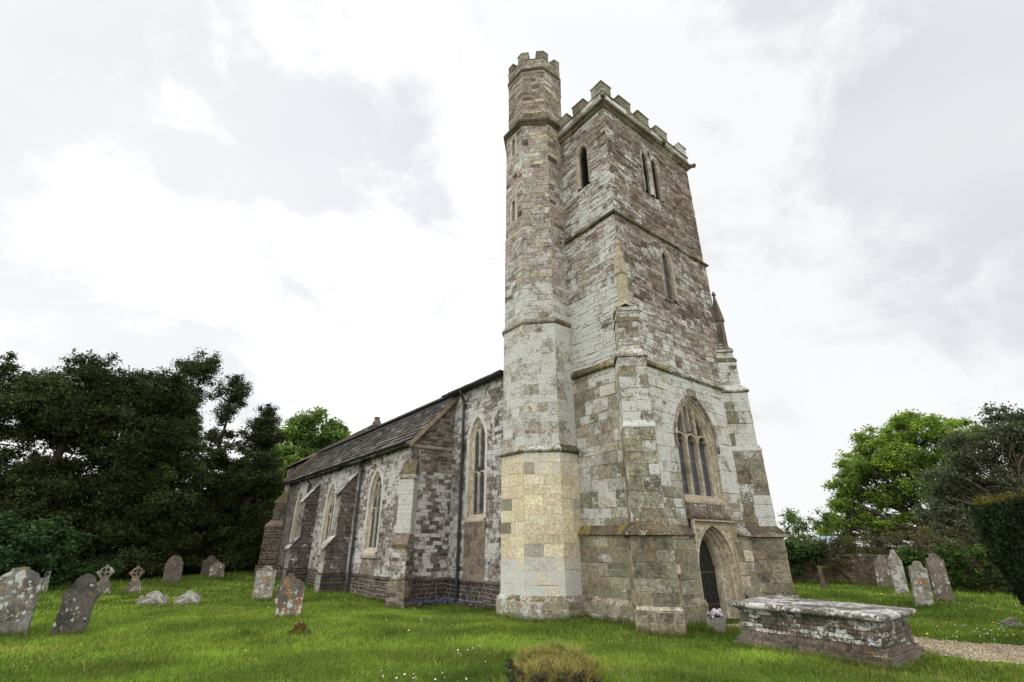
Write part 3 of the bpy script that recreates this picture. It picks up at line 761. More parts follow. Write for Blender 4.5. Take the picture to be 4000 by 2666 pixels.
course('band_course', [(.0, 11.33), (.012, 11.34), (.0, 11.38), (-.02, 11.52)], oc(1.13), .0, .1, turret, CREAMG)
course('cornice', [(.0, 16.0), (.05, 16.06), (.06, 16.1), (.12, 16.16), (.13, 16.24), (-.08, 16.38)], oc(1.11), .0, .12, turret)
course('string_course', [(.0, 19.02), (.05, 19.07), (.06, 19.13), (.01, 19.2)], oc(1.03), .0, .15, turret)
tp = MB()
ap = 1.04; L = ap * tan(pi / 8)
pt_pal = lambda u, z: (*pick(BROWN[2:5] + OLIVE[:4] + PURPLE[:3]), R.uniform(.1, .5))
for k in range(8):
    an = radians(k * 45)
    masonry(tp, plane(TC[0] + ap * cos(an), TC[1] + ap * sin(an), k * 45), -L, L, 19.2, 19.66, (.18, .26), (.25, .5), pt_pal, (), .006, .01)
sweep(tp, oc(ap), [(.0, 19.66), (.02, 19.67), (.02, 19.69), (-.2, 19.72)], trimcol(0, .1)); sweep(tp, oc(ap - .2), [(0, 19.72), (0, 19.2)], trimcol(0, .1))
tp.face([(x, y, 19.4) for x, y in oc(ap - .18)], (.2, .2, .2, 0))
tp.build('parapet', M['stone_trim'], turret)
for k in range(8):         # merlons wrap the corners
    m = MB(); v = oc(ap); vi = oc(ap - .2)
    A, B, Cn = v[k - 1], v[k], v[(k + 1) % 8]; a, b, c = vi[k - 1], vi[k], vi[(k + 1) % 8]
    t = .30
    lp = lambda p, q: (p[0] + (q[0] - p[0]) * t, p[1] + (q[1] - p[1]) * t)
    q = [lp(B, A), B, lp(B, Cn), lp(b, c), b, lp(b, a)]
    m.rings([[(x, y, z) for x, y in offset_poly(q, o)] for o, z in ((0, 19.68), (0, 20.03), (.02, 20.05), (.02, 20.1), (-.05, 20.14))], (*pick(BROWN[2:5] + OLIVE[:4]), .25), cap1=True)
    m.build('merlon', M['stone_trim'], turret)
a = 1.11
for z0, z1 in ((12.0, 12.85), (14.95, 15.75)):      # dressed slit openings on the north face
    m = MB(); x = TC[0] - a; y0, y1 = TC[1] - .06, TC[1] + .10; c = (*pick(CREAMG), .3)
    m.face([(x + .3, y0, z0), (x + .3, y1, z0), (x + .3, y1, z1), (x + .3, y0, z1)], (.01, .01, .01, 0))
    for yy in (y0, y1): m.face([(x, yy, z0), (x + .3, yy, z0), (x + .3, yy, z1), (x, yy, z1)], c)
    for zz in (z0, z1): m.face([(x, y0, zz), (x, y1, zz), (x + .3, y1, zz), (x + .3, y0, zz)], c)
    for (ya, yb, za, zb) in ((y0 - .13, y0, z0, z1), (y1, y1 + .13, z0, z1), (y0 - .13, y1 + .13, z1, z1 + .13), (y0 - .13, y1 + .13, z0 - .1, z0)):
        m.face([(x - .017, ya, za), (x - .017, yb, za), (x - .017, yb, zb), (x - .017, ya, zb)], (*tuple(v * .85 for v in pick(CREAMG)), .4))
    m.build('slit_window', M['dressed'], turret)
m = MB()   # iron downpipe and gutter helper pieces come below

# ================================================================== NAVE
NX, NX1, AY, NE_ = 9.1, 15.3, 15.2, 30.4
nw = MB(); NZ = 6.92
NWC, NWH = 13.62, .50
nops = (arch_open(-NWC, NWH + .11, 2.02, 4.95, 5.92),)
masonry(nw, plane(NX, 0, 180), -AY - .3, -12.0, -.3, NZ, (.10, .17), (.16, .42), pal_aisle, nops, .008, .016, (.30, .27, .25, .5), 0., .012, .15)
masonry(nw, plane(NX, 0, 180), -NE_, -AY - .3, 6.3, NZ, (.2, .3), (.3, .6), pal_aisle, (), .008, .012)
masonry(nw, plane(NX1, 0, 0), 12.0, NE_, -.3, NZ, (.3, .5), (.5, .9), pal_aisle, (), .008, .012)
masonry(nw, plane(0, 12.0, 270), NX, X0 + .3, -.3, NZ, (.12, .2), (.2, .5), pal_aisle, (), .008, .012)
masonry(nw, plane(0, 12.0, 270), X1 - .3, NX1, -.3, NZ, (.3, .5), (.3, .6), pal_aisle, (), .008, .012)
nave = nw.build('nave_wall', M['rubble'], church)
m = MB(); zr = NZ + (12.2 - NX) * tan(radians(24))
for a, b in ((NX - .22, 12.2), (NX1 + .22, 12.2)):
    za = NZ + .06
    m.face([(a, 12.0, za), (a, NE_ - .2, za), (b, NE_ - .2, zr), (b, 12.0, zr)], (.12, .11, .10, .1))
    m.face([(a, 12.0, za - .07), (a, NE_ - .2, za - .07), (a, NE_ - .2, za), (a, 12.0, za)], (.10, .09, .085, .1))
    m.face([(a, 12.0, za - .07), (a, NE_ - .2, za - .07), (b, NE_ - .2, za - .07), (b, 12.0, za - .07)], (.10, .09, .085, .1))
# slate ends along the eave
y = 12.0
while y < AY + .5:
    w = R.uniform(.25, .5); m.box(NX - .27, NX + .1, y, y + w - .01, NZ + .05, NZ + .085 + R.uniform(0, .02), (*jit((.10, .085, .08), .3), .1)); y += w
m.build('nave_roof', M['roof'], church)
def TNV(u, z, d): return (NX + d, u, z)
def nave_extra(tr, T, d1, d2, fc, ih, ia):
    strip(tr, [(NWC, 4.1), (NWC, 5.55)], .055, d1 + .02, d2 + .02, T, fc)
    for s in (-1, 1):
        pts = arch_pts(NWC + s * .20, .18, 5.1, 5.1, 5.42, 6)[1:-1]; strip(tr, pts, .045, d1 + .02, d2 + .02, T, fc)
GREYW = [(.50, .49, .46), (.46, .45, .42), (.54, .53, .50)]
CRW = [(.44, .39, .30), (.40, .35, .26), (.47, .42, .33)]
window_parts(TNV, NWC, NWH, 2.45, 4.95, 5.80, 2, 'half', 3.75, .15, sur=.12, surcol=dcol(.3, .6, GREYW), framecol=dcol(0, .1, CRW), extra=nave_extra, mullw=.06)
m = MB(); masonry(m, plane(NX - .02, 0, 180), -NWC - .6, -NWC + .6, .62, 2.38, (.2, .28), (.25, .5), lambda u, z: (*pick([(.20, .16, .13), (.24, .20, .15), (.17, .14, .12)]), R.choice([0, .1, .3])), (), .008, .012)
m.build('panel', M['rubble'], nave)
# gutters and downpipes
def pipe(name, x, y, ztop, xg, zg, zbot):
    m = MB(); pts = [(xg, y, zg), (xg, y, zg - .10), (xg + (x - xg) * .35, y, zg - .20), (x, y, ztop), (x, y, ztop - .08)]
    m.tube(pts, .052, (1, 1, 1, 0), 10)
    m.tube([(x, y, ztop - .08), (x, y, zbot)], .05, (1, 1, 1, 0), 10)
    z = ztop - .1
    while z > zbot + .3:
        m.tube([(x, y, z), (x, y, z - .07)], .066, (1, 1, 1, 0), 10); m.box(x - .02, x + .07, y - .10, y + .10, z - .05, z - .03); z -= 1.45
    m.tube([(x, y, zbot), (x - .07, y, zbot - .07)], .055, (1, 1, 1, 0), 10)
    return m.build(name, M['iron'], church)
def gutter(x, y0, y1, z):
    m = MB(); r = .075; k = 7
    sec = [(x - r * cos(pi * j / (k - 1)), z - r * sin(pi * j / (k - 1))) for j in range(k)]
    m.rings([[(a, yy, b) for a, b in sec] for yy in (y0, y1)], closed=False, col=(1, 1, 1, 0))
    m.rings([[(x + (a - x) * .85, yy, z + (b - z) * .85) for a, b in sec] for yy in (y0, y1)], closed=False, col=(1, 1, 1, 0))
    yy = y0 + .4
    while yy < y1: m.tube([(x + .05, yy, z - .07), (x + .16, yy, z - .10), (x + .25, yy, z - .22)], .012, (1, 1, 1, 0), 5); yy += 1.1
    return m.build('gutter', M['iron'], church)
gutter(NX - .25, 12.1, AY + .1, NZ + .02)
pipe('downpipe', NX - .10, 14.42, NZ - .42, NX - .25, NZ - .02, .12)

# ================================================================== AISLE
AX = 7.45; AZ = 4.98; AE = 30.6
slope = lambda x: AZ + (x - AX) * (6.78 - AZ) / (NX - AX)
aw = MB(); WYS = (17.9, 22.9, 27.85); AWH = .56
aops = tuple(arch_open(-y, AWH + .13, 1.30, 3.45, 4.42) for y in WYS)
def pal_aisle_n(u, z):
    c = pal_aisle(u, z)
    for y in WYS[:1]:
        if abs(-u - y) < .62 and .55 < z < 1.3: return (*pick([(.22, .18, .14), (.26, .22, .17)]), R.choice([0, .2, .4]))
    if -u > 28.5: c = (*tuple(x * .8 for x in c[:3]), c[3] * .5)
    return c
masonry(aw, plane(AX, 0, 180), -AE, -AY, -.3, AZ, (.10, .17), (.16, .42), pal_aisle_n, aops, .008, .015, (.30, .27, .25, .5), 0., .012, .15)
masonry(aw, plane(0, AY, 270), lambda z: AX if z <= AZ else AX + (z - AZ) * (NX - AX) / (6.78 - AZ), NX, -.3, 6.76, (.095, .14), (.16, .38), pal_aislew, (), .009, .016, (.22, .19, .18, .3))
masonry(aw, plane(0, AE, 90), -NX, -AX, -.3, AZ, (.2, .3), (.3, .6), pal_aisle, (), .008, .012)
aisle = aw.build('aisle_wall', M['rubble'], church)
m = MB(); P = plane(0, AY, 270)
string_run(m, P, AX - .05, NX, [(.0, 4.78), (.05, 4.80), (.055, 4.86), (.0, 4.92)], lambda: (*pick(PURPLE[:3]), .15), .6)
m.build('string_course', M['dressed'], aisle)
m = MB(); string_run(m, plane(AX, 0, 180), -AE, -AY, [(.0, .60), (.035, .61), (.04, .64), (.0, .72)], lambda: (*tuple(x * .7 for x in pick(IRON)), .15), .6)
string_run(m, P, AX, NX, [(.0, .60), (.035, .61), (.04, .64), (.0, .72)], lambda: (*tuple(x * .6 for x in pick(IRON)), .05), .6)
string_run(m, plane(NX, 0, 180), -AY, -12., [(.0, .60), (.035, .61), (.04, .64), (.0, .72)], lambda: (*tuple(x * .7 for x in pick(IRON)), .1), .6)
m.build('plinth_string', M['rubble'], aisle)
# ---- stone slate roof: individually laid slates in diminishing courses
rf = MB(); ex, ez = AX - .20, slope(AX - .20) + .07; tx, tz = NX + .02, 6.80 + .07
sl = hypot(tx - ex, tz - ez); ux, uz = (tx - ex) / sl, (tz - ez) / sl; nx_, nz_ = -uz, ux
def PR(y, v, d): return (ex + ux * v + nx_ * d, y, ez + uz * v + nz_ * d)
vs = [0.]
hh = .30
while vs[-1] < sl - .1: vs.append(vs[-1] + hh * R.uniform(.93, 1.07)); hh *= .955
vs[-1] = sl
SL = [(.075, .067, .061), (.092, .083, .075), (.062, .056, .052), (.11, .099, .088), (.085, .078, .07)]
for ci, (v0, v1) in enumerate(zip(vs, vs[1:])):
    y = AY - .12 - R.uniform(0, .2); end = AE + .05
    while y < end:
        w = R.uniform(.25, .62); ya, yb = max(y, AY - .14), min(y + w, end); y += w
        if yb - ya < .04: continue
        dd = .045 + R.uniform(-.012, .02); sag = R.uniform(-.02, .02); g = .006
        c = (*pick(SL, .2), R.choice([0, .1, .2, .45, .6]) if R.random() < .7 else .0)
        a0, b0 = PR(ya + g, v0 - .05 + sag, dd + .012), PR(yb - g, v0 - .05 + sag + R.uniform(-.012, .012), dd + R.uniform(0, .012))
        a1, b1 = PR(ya + g, v1 + .02, .012), PR(yb - g, v1 + .02, .012)
        e0, f0 = PR(ya + g, v0 - .05 + sag, .0), PR(yb - g, v0 - .05 + sag, .0)
        rf.face([b0, a0, a1, b1], c); rf.face([a0, b0, f0, e0], c); rf.face([a0, e0, PR(ya + g, v1, .0), a1], c); rf.face([f0, b0, b1, PR(yb - g, v1, 0)], c)
rf.face([PR(AY - .1, -.02, -.006), PR(AE, -.02, -.006), PR(AE, sl, -.006), PR(AY - .1, sl, -.006)], (.03, .03, .03, 0))
aroof = rf.build('aisle_roof', M['roof'], church)
m = MB()  # lead flashing where the roof meets the nave
y = AY
while y < AE - .3:
    w = R.uniform(1.2, 1.8); yb = min(y + w, AE - .3)
    m.face([PR(y, sl - .16, .05), PR(yb + .03, sl - .16, .053), PR(yb + .03, sl + .02, .065), PR(y, sl + .02, .062)]); m.face([(NX - .03, y, 6.84), (NX - .03, yb + .03, 6.84), (NX - .06, yb + .03, 7.0), (NX - .06, y, 7.0)]); y = yb
m.build('flashing', M['lead'], aroof)
m = MB()  # verge stones on the west gable end
for i in range(5):
    v0, v1 = sl * i / 5, sl * (i + 1) / 5
    a = [PR(AY - .05, v0, -.10), PR(AY - .05, v1, -.10), PR(AY - .05, v1, .02), PR(AY - .05, v0, .02)]; b = [(x, AY - .17, z) for x, _, z in a]
    c = (*pick([(.26, .20, .13), (.22, .17, .11)]), .2); m.face(b, c)
    for j in range(4): m.face([a[j], a[(j + 1) % 4], b[(j + 1) % 4], b[j]], c)
m.build('verge', M['dressed'], aroof)
m = MB()  # raised east coping with its kneeler
for i in range(6):
    v0, v1 = sl * i / 6, sl * (i + 1) / 6 - .01
    a = [PR(AE - .25, v0, -.05), PR(AE - .25, v1, -.05), PR(AE - .25, v1, .30), PR(AE - .25, v0, .30)]; b = [(x, AE + .12, z) for x, _, z in a]
    c = (*pick([(.11, .09, .075), (.14, .115, .09)]), .2); m.face(a, c); m.face(b, c)
    for j in range(4): m.face([a[j], a[(j + 1) % 4], b[(j + 1) % 4], b[j]], c)
m.box(AX - .22, AX + .18, AE - .27, AE + .14, AZ - .12, AZ + .36, (.15, .13, .11, .1))
m.build('coping', M['stone_trim'], aroof)
gutter(AX - .25, AY - .1, AE, AZ - .04)
pipe('downpipe', AX - .10, 19.35, AZ - .42, AX - .25, AZ - .10, .0)
pipe('downpipe', AX - .10, 26.3, AZ - .42, AX - .25, AZ - .10, .3)
def TA(u, z, d): return (AX + d, u, z)
for y in WYS:
    def ex_(tr, T, d1, d2, fc, ih, ia, y=y):
        strip(tr, [(y, 2.95), (y, 3.45), (y, 3.92)], .05, d1 + .02, d2 + .02, T, fc)
        for s in (-1, 1):
            strip(tr, arch_pts(y + s * .16, .15, 3.62, 3.62, 3.88, 6)[1:-1], .04, d1 + .02, d2 + .02, T, fc)
            strip(tr, [(y + s * .21, 3.3), (y + s * .21, 3.64)], .045, d1 + .02, d2 + .02, T, fc)
    window_parts(TA, y, AWH, 1.44, 3.40, 4.28, 2, 'half', 2.72, .13, sur=.14, surcol=dcol(.4, .7, GREYW), framecol=dcol(0, .1, CRW), extra=ex_, mullw=.065)
    m = MB(); m.box(AX - .06, AX + .05, y - .72, y + .72, 1.24, 1.34, (*pick([(.30, .28, .24)]), .4)); m.build('sill', M['dressed'], aisle)
# ---- aisle buttresses
diag_buttress((AX, AY), 225, [(-.3, .64, .55, .42, (.1, .17), (.2, .4)), (.70, 1.60, .46, .38, (.1, .17), (.2, .4)), (1.98, 3.72, .47, .20, (.1, .17), (.2, .4))],
    [(.62, .74, .55, .42, .46, .38, .0, (.1, .4)), (1.58, 2.06, .46, .38, .46, .20, .03, (.2, .7)), (3.70, 4.35, .47, .20, .44, -.1, .04, (.2, .7))],
    lambda u, z: (*pick(IRON + PURPLE[:2]), .95 if z > 2 else (R.choice([.2, .6, .8]) if z > .65 else .1)), M['rubble'], 'buttress', back=.25)
def aisle_buttress(y0, y1, dark=1.):
    m = MB(); pal = lambda u, z: (lambda c: (*tuple(x * dark for x in c[:3]), c[3]))(pal_abutt(u, z)); AM = (.2, .18, .17, .2)
    fpal = lambda u, z: (*tuple(x * dark for x in pick([(.33, .31, .28), (.28, .26, .23), (.24, .21, .19)])), R.uniform(.2, .6))
    for z0, z1, x in ((-.3, .64, AX - .94), (.7, 1.60, AX - .90), (1.95, 3.64, AX - .60)):
        masonry(m, plane(x, 0, 180), -y1, -y0, z0, z1, (.25, .4), (.4, .7), fpal, (), .008, .012, AM)
        masonry(m, plane(0, y0, 270), x, AX, z0, z1, (.10, .17), (.18, .42), pal, (), .008, .014, AM)
        masonry(m, plane(0, y1, 90), -AX, -x, z0, z1, (.12, .2), (.2, .42), pal, (), .008, .014, AM)
    # sloping sides above the upper stage
    masonry(m, plane(0, y0, 270), lambda z: AX - .60 + (z - 3.64) * .60 / .80, AX, 3.64, 4.40, (.10, .16), (.18, .4), pal, (), .008, .012, AM)
    masonry(m, plane(0, y0, 270), lambda z: AX - .90 + (z - 1.6) * .30 / .35, AX, 1.6, 1.95, (.10, .16), (.18, .4), pal, (), .008, .012, AM)
    cc = lambda: (*tuple(x * dark for x in pick([(.26, .25, .23), (.20, .19, .17)])), R.uniform(.3, .8))
    for (xa_, za_, xb_, zb_) in ((AX - .96, 1.56, AX - .58, 2.02), (AX - .67, 3.60, AX + .02, 4.46)):
        n = 3
        for i in range(n):
            xA, zA = xa_ + (xb_ - xa_) * i / n, za_ + (zb_ - za_) * i / n; xB, zB = xa_ + (xb_ - xa_) * (i + 1) / n, za_ + (zb_ - za_) * (i + 1) / n
            pr = [(xA - .03, zA - .07), (xA - .03, zA), (xB, zB), (xB, zB - .07)]
            f0 = [(x, y0 - .035, z) for x, z in pr]; f1 = [(x, y1 + .035, z) for x, z in pr]; c = cc(); c2 = (c[0] * .35, c[1] * .35, c[2] * .35, .1)
            m.face(f0, c2); m.face(f1, c2)
            for j in range(4): m.face([f0[j], f0[(j + 1) % 4], f1[(j + 1) % 4], f1[j]], c)
    return m.build('buttress', M['rubble'], church)
aisle_buttress(19.95, 20.5); aisle_buttress(24.75, 25.3, .75)
diag_buttress((AX, AE), 135, [(-.3, .64, .6, .95, (.12, .2), (.2, .4)), (.70, 2.6, .55, .85, (.12, .2), (.2, .4)), (2.6, 3.9, .5, .5, (.12, .2), (.2, .4))],
    [(2.55, 3.0, .55, .85, .5, .5, .03, (.1, .3)), (3.85, 4.5, .5, .5, .5, .0, .03, (.1, .3))], lambda u, z: (*tuple(x * .55 for x in pick(IRON)), R.choice([0, .1, .3])), M['rubble'], 'buttress', back=.2)

# ---- chancel beyond: dark gable and coping against the sky
m = MB()
masonry(m, plane(9.3, 0, 180), -39.5, -NE_, -.3, 6.95, (.25, .4), (.4, .8), pal_aisle, (), .008, .01)
masonry(m, plane(0, 39.5, 90), -15., -9.3, -.3, 6.95, (.3, .5), (.4, .8), pal_aisle, (), .008, .01)
masonry(m, plane(15., 0, 0), NE_, 39.5, -.3, 6.95, (.3, .5), (.4, .8), pal_aisle, (), .008, .01)
gz_ = lambda x: 7.0 + (1 - abs(x - 12.15) / 3.05) * 1.95
masonry(m, plane(0, NE_ - .15, 270), lambda z: 9.1 + (z - 6.9) * 3.05 / 2.05, lambda z: 15.2 - (z - 6.9) * 3.05 / 2.05, 6.9, 8.9, (.2, .3), (.3, .6), lambda u, z: (*pick([(.12, .10, .085), (.15, .125, .10), (.10, .085, .075)]), .2), (), .008, .012)
masonry(m, plane(0, 39.5, 90), lambda z: -15.2 + (z - 6.9) * 3.05 / 2.05, lambda z: -9.1 - (z - 6.9) * 3.05 / 2.05, 6.9, 8.9, (.3, .4), (.4, .6), pal_aisle, (), .008, .012)
chan = m.build('chancel_wall', M['rubble'], church)
m = MB()
for s in (-1, 1):
    a, b = 12.15 + s * 3.2, 12.15
    m.face([(a, NE_ - .1, 6.9), (a, 39.6, 6.9), (b, 39.6, 9.0), (b, NE_ - .1, 9.0)], (.12, .10, .085, .2))
croof = m.build('chancel_roof', M['roof'], church)
m = MB()
for s in (-1, 1):
    for i in range(6):
        xa_, xb_ = 12.15 + s * 3.2 * (1 - i / 6), 12.15 + s * 3.2 * (1 - (i + 1) / 6); za_, zb_ = 6.95 + 2.1 * i / 6, 6.95 + 2.1 * (i + 1) / 6
        a = [(xa_, NE_ - .32, za_ - .05), (xb_, NE_ - .32, zb_ - .05), (xb_, NE_ - .32, zb_ + .14), (xa_, NE_ - .32, za_ + .14)]; b = [(x, NE_ + .1, z) for x, _, z in a]
        c = (*pick([(.11, .095, .08), (.15, .125, .10)]), R.uniform(.1, .5)); m.face(a, c); m.face(b, c)
        for j in range(4): m.face([a[j], a[(j + 1) % 4], b[(j + 1) % 4], b[j]], c)
q = rectp(11.93, 12.37, NE_ - .34, NE_ + .12)
m.rings([[(x, y, z) for x, y in offset_poly(q, o)] for o, z in ((0, 8.95), (0, 9.15), (-.08, 9.28), (-.1, 9.42), (-.06, 9.44), (-.06, 9.5))], (.16, .14, .11, .3), cap1=True)
m.build('coping', M['stone_trim'], croof)
# interior darkness: floor slab inside tower keeps light out of the openings
#@@PART2

# ================================================================== GROUND
def sstep(x, a, b):
    t = np.clip((x - a) / (b - a), 0, 1); return t * t * (3 - 2 * t)
def gz(x, y):
    x = np.asarray(x, float); y = np.asarray(y, float)
    r = .13 * sstep(x, 15.2, 19.) - .07 * np.exp(-((x - 12.2) ** 2 + (y - 6.4) ** 2) / 2.5)
    r = r + .05 * np.exp(-((x - 9.1) ** 2 + (y - 8.0) ** 2) / 1.6) - .07 * np.exp(-((x - 8.) ** 2 + (y - 14.) ** 2) / 6.)
    und = .03 * np.sin(x * .9 + .6) * np.sin(y * .7 + 1.1) + .018 * np.sin(x * 2.1 - y * 1.3)
    fade = np.exp(-np.maximum(0, np.hypot(x - 6, y - 12) - 25) / 10)
    return r + und * fade
def az(deg, d): a = radians(deg); return (d * sin(a), d * cos(a))

def mat_ground():
    k = N('lawn_soil'); p = k.pos()
    n1 = k.noise(p, .5, 4, .6).outputs[0]; n2 = k.noise(p, 6, 6, .7).outputs[0]; n3 = k.noise(p, 45, 5, .7).outputs[0]
    c = k.mix(k.map(n1, .35, .65), (.035, .065, .010), (.06, .10, .016))
    c = k.mix(k.map(n2, .52, .68, 0, .6), c, (.125, .115, .035))
    c = k.mix(1., c, k.mix(k.map(n3, .3, .7), (.45, .5, .4), (1.5, 1.5, 1.3)), 'MULTIPLY')
    return k.finish(c, .95, k.bump(k.math('ADD', n3, n2), 1., .03), .05)
xs_ = np.unique(np.concatenate([np.linspace(-400, -20, 12), np.linspace(-20, 40, 121), np.linspace(40, 400, 12)]))
ys_ = np.unique(np.concatenate([np.linspace(-60, -10, 6), np.linspace(-10, 50, 121), np.linspace(50, 500, 14)]))
GX, GY = np.meshgrid(xs_, ys_); GZ = gz(GX, GY)
V = np.stack([GX.ravel(), GY.ravel(), GZ.ravel()], 1); nx = len(xs_)
ii, jj = np.meshgrid(np.arange(nx - 1), np.arange(len(ys_) - 1)); b0 = (jj * nx + ii).ravel()
F = np.stack([b0, b0 + 1, b0 + 1 + nx, b0 + nx], 1)
g = np_mesh('ground', V, F, np.ones((len(F), 4)), mat_ground()); tag(g, kind='structure')
g.data.polygons.foreach_set('use_smooth', [True] * len(F))

# gravel path from the door past the tomb
PATH = [(11.5, 7.2), (13.3, 7.2), (13.4, 5.), (13.2, 3.4), (13.5, 2.0), (14.2, .2), (15., -2.), (12.9, -2.), (12.2, .3), (11.7, 1.7), (11.1, 2.5), (11.25, 3.6), (11.45, 5.0)]
def inpoly(px, py, poly):
    px = np.asarray(px); r = np.zeros(px.shape, bool); n = len(poly)
    for i in range(n):
        (xa_, ya_), (xb_, yb_) = poly[i], poly[(i + 1) % n]
        c = ((ya_ > py) != (yb_ > py)) & (px < (xb_ - xa_) * (py - ya_) / (yb_ - ya_ + 1e-12) + xa_); r ^= c
    return r
st_ = .10
gx, gy = np.meshgrid(np.arange(10.8, 15.2, st_), np.arange(-2., 7.3, st_))
wob = .08 * np.sin(gx * 5 + gy * 3) + .05 * np.sin(gy * 11)
ins = inpoly(gx + wob, gy + wob * .6, PATH)
V = np.stack([gx.ravel(), gy.ravel(), gz(gx, gy).ravel() + .012], 1); nx = gx.shape[1]
ok = ins[:-1, :-1] & ins[1:, 1:] & ins[1:, :-1] & ins[:-1, 1:]
jj, ii = np.nonzero(ok); b0 = jj * nx + ii
F = np.stack([b0, b0 + 1, b0 + 1 + nx, b0 + nx], 1)
def mat_gravel():
    k = N('gravel'); p = k.pos(); v = k.n('ShaderNodeTexVoronoi', i_Vector=p, i_Scale=38.)
    c = k.mix(k.n('ShaderNodeSeparateColor', i_Color=v.outputs['Color']).outputs[0], (.36, .29, .17), (.62, .54, .39))
    c = k.mix(k.map(k.noise(p, 3, 4).outputs[0], .45, .65, 0, .5), c, (.12, .10, .05))
    c = k.mix(k.smooth(v.outputs['Distance'], .35, .6), c, (.07, .05, .035))
    return k.finish(c, .9, k.bump(v.outputs['Distance'], -.8, .02), .2)
pth = np_mesh('gravel_path', V, F, np.ones((len(F), 4)), mat_gravel()); tag(pth, kind='structure')
# loose pebbles (part of the path)
n = 5200; px = NR.uniform(10.9, 15, n * 2); py = NR.uniform(-1.5, 7.1, n * 2); k_ = inpoly(px, py, PATH); px, py = px[k_], py[k_]; n = len(px)
oct_ = np.array([(1, 0, 0), (0, 1, 0), (-1, 0, 0), (0, -1, 0), (0, 0, 1.)]); tri = np.array([(0, 1, 4), (1, 2, 4), (2, 3, 4), (3, 0, 4)])
s = NR.uniform(.008, .02, (n, 1, 1)) * np.array([1, .75, .7]); an = NR.uniform(0, 6.28, n)
v = oct_[None] * s; vx = v[..., 0] * np.cos(an)[:, None] - v[..., 1] * np.sin(an)[:, None]; vy = v[..., 0] * np.sin(an)[:, None] + v[..., 1] * np.cos(an)[:, None]
V = np.stack([vx + px[:, None], vy + py[:, None], v[..., 2] + (gz(px, py) + .010)[:, None]], -1).reshape(-1, 3)
F = (tri[None] + (np.arange(n) * 5)[:, None, None]).reshape(-1, 3)
pc = np.array([(.46, .38, .25), (.40, .31, .19), (.28, .22, .13), (.56, .49, .37), (.34, .27, .16)])[NR.integers(0, 5, n)] * NR.uniform(.8, 1.2, (n, 1))
np_mesh('pebbles', V, F, np.repeat(np.c_[pc, np.ones(n)], 4, 0), M['pebble'], pth)

# ================================================================== GRASS
def blocked(x, y):
    b = (x > X0 - .25) & (x < X1 + .3) & (y > Y0 - .25) & (y < 13)
    b |= np.hypot(x - TC[0], y - TC[1]) < 1.36
    b |= (x > NX - .02) & (x < NX1) & (y > 12) & (y < 40)
    b |= (x > AX - .02) & (x < NX) & (y > AY) & (y < AE)
    b |= (x > 9.55) & (x < 10.95) & (y > 3.2) & (y < 5.45)
    b |= (np.abs((x - X0) * .7071 + (y - Y0) * .7071 + .3) < .36) & (np.abs((x - X0) - (y - Y0)) < .66)
    w = .10 * np.sin(x * 5 + y * 3) + .08 * np.sin(y * 11 + x * 4)
    b |= inpoly(x + w, y + w, PATH)
    return b
def vnoise(x, y, s):
    return (np.sin(x * s + 1.3 * np.sin(y * s * .7)) + np.sin(y * s * 1.1 + 1.7 * np.sin(x * s * .6 + 2)) + np.sin((x + y) * s * .8 + 1)) / 3
def blades(x, y, z, h, w, lean, col, tipf=1.25):
    n = len(x); a = NR.uniform(0, 2 * pi, n); la = NR.uniform(0, 2 * pi, n)
    dx, dy = np.cos(a) * w / 2, np.sin(a) * w / 2; lx, ly = np.cos(la) * lean * h, np.sin(la) * lean * h
    P0 = np.stack([x - dx, y - dy, z], 1); P1 = np.stack([x + dx, y + dy, z], 1)
    P2 = np.stack([x + dx * .7 + lx * .35, y + dy * .7 + ly * .35, z + h * .6], 1); P3 = np.stack([x - dx * .7 + lx * .35, y - dy * .7 + ly * .35, z + h * .6], 1)
    P4 = np.stack([x + lx, y + ly, z + h], 1)
    V = np.stack([P0, P1, P2, P3, P4], 1).reshape(-1, 3); b = np.arange(n) * 5
    F = np.concatenate([np.stack([b, b + 1, b + 2], 1), np.stack([b, b + 2, b + 3], 1), np.stack([b + 3, b + 2, b + 4], 1)])
    return V, F, np.concatenate([col, col, np.c_[col[:, :3] * tipf, col[:, 3]]])
def grass_layer(n, r0, r1, a0=-20, a1=97, pw=1.0):
    u = NR.random(n); r = (r0 ** (2 - pw) + u * (r1 ** (2 - pw) - r0 ** (2 - pw))) ** (1 / (2 - pw)); a = np.radians(NR.uniform(a0, a1, n))
    x, y = r * np.sin(a), r * np.cos(a); k = ~blocked(x, y); return x[k], y[k], r[k]
def gcol(x, y, n):
    p1 = vnoise(x, y, .55); p2 = vnoise(x + 9, y - 4, 1.7); p3 = vnoise(x, y, 4.1)
    base = np.array([.124, .192, .034])[None] * (1 + .20 * p1 + .14 * p2 + .12 * p3)[:, None]
    yel = np.clip(.35 * p2 + .35 * p1 + .25 + NR.normal(0, .25, n), 0, 1)[:, None]
    dk = np.clip(vnoise(x * 1.0 + 5, y * .8, .9) * vnoise(x, y + 3, 2.3) * 1.4, -.30, .25); base = base * (1 + dk)[:, None]
    base = base * (1 - .5 * yel) + np.array([.20, .235, .035]) * .5 * yel
    straw = NR.random(n) < (.05 + .16 * np.clip(vnoise(x + 3, y, 1.1) + vnoise(x, y + 7, 2.9) - .45, 0, 1))
    base[straw] = np.array([.30, .23, .10])
    base *= NR.uniform(.5, 1.5, (n, 1)); return np.c_[base, np.zeros(n)]
Vs, Fs, Cs = [], [], []; off = 0
def add_blades(V, F, C):
    global off
    Vs.append(V); Fs.append(F + off); Cs.append(C); off += len(V)
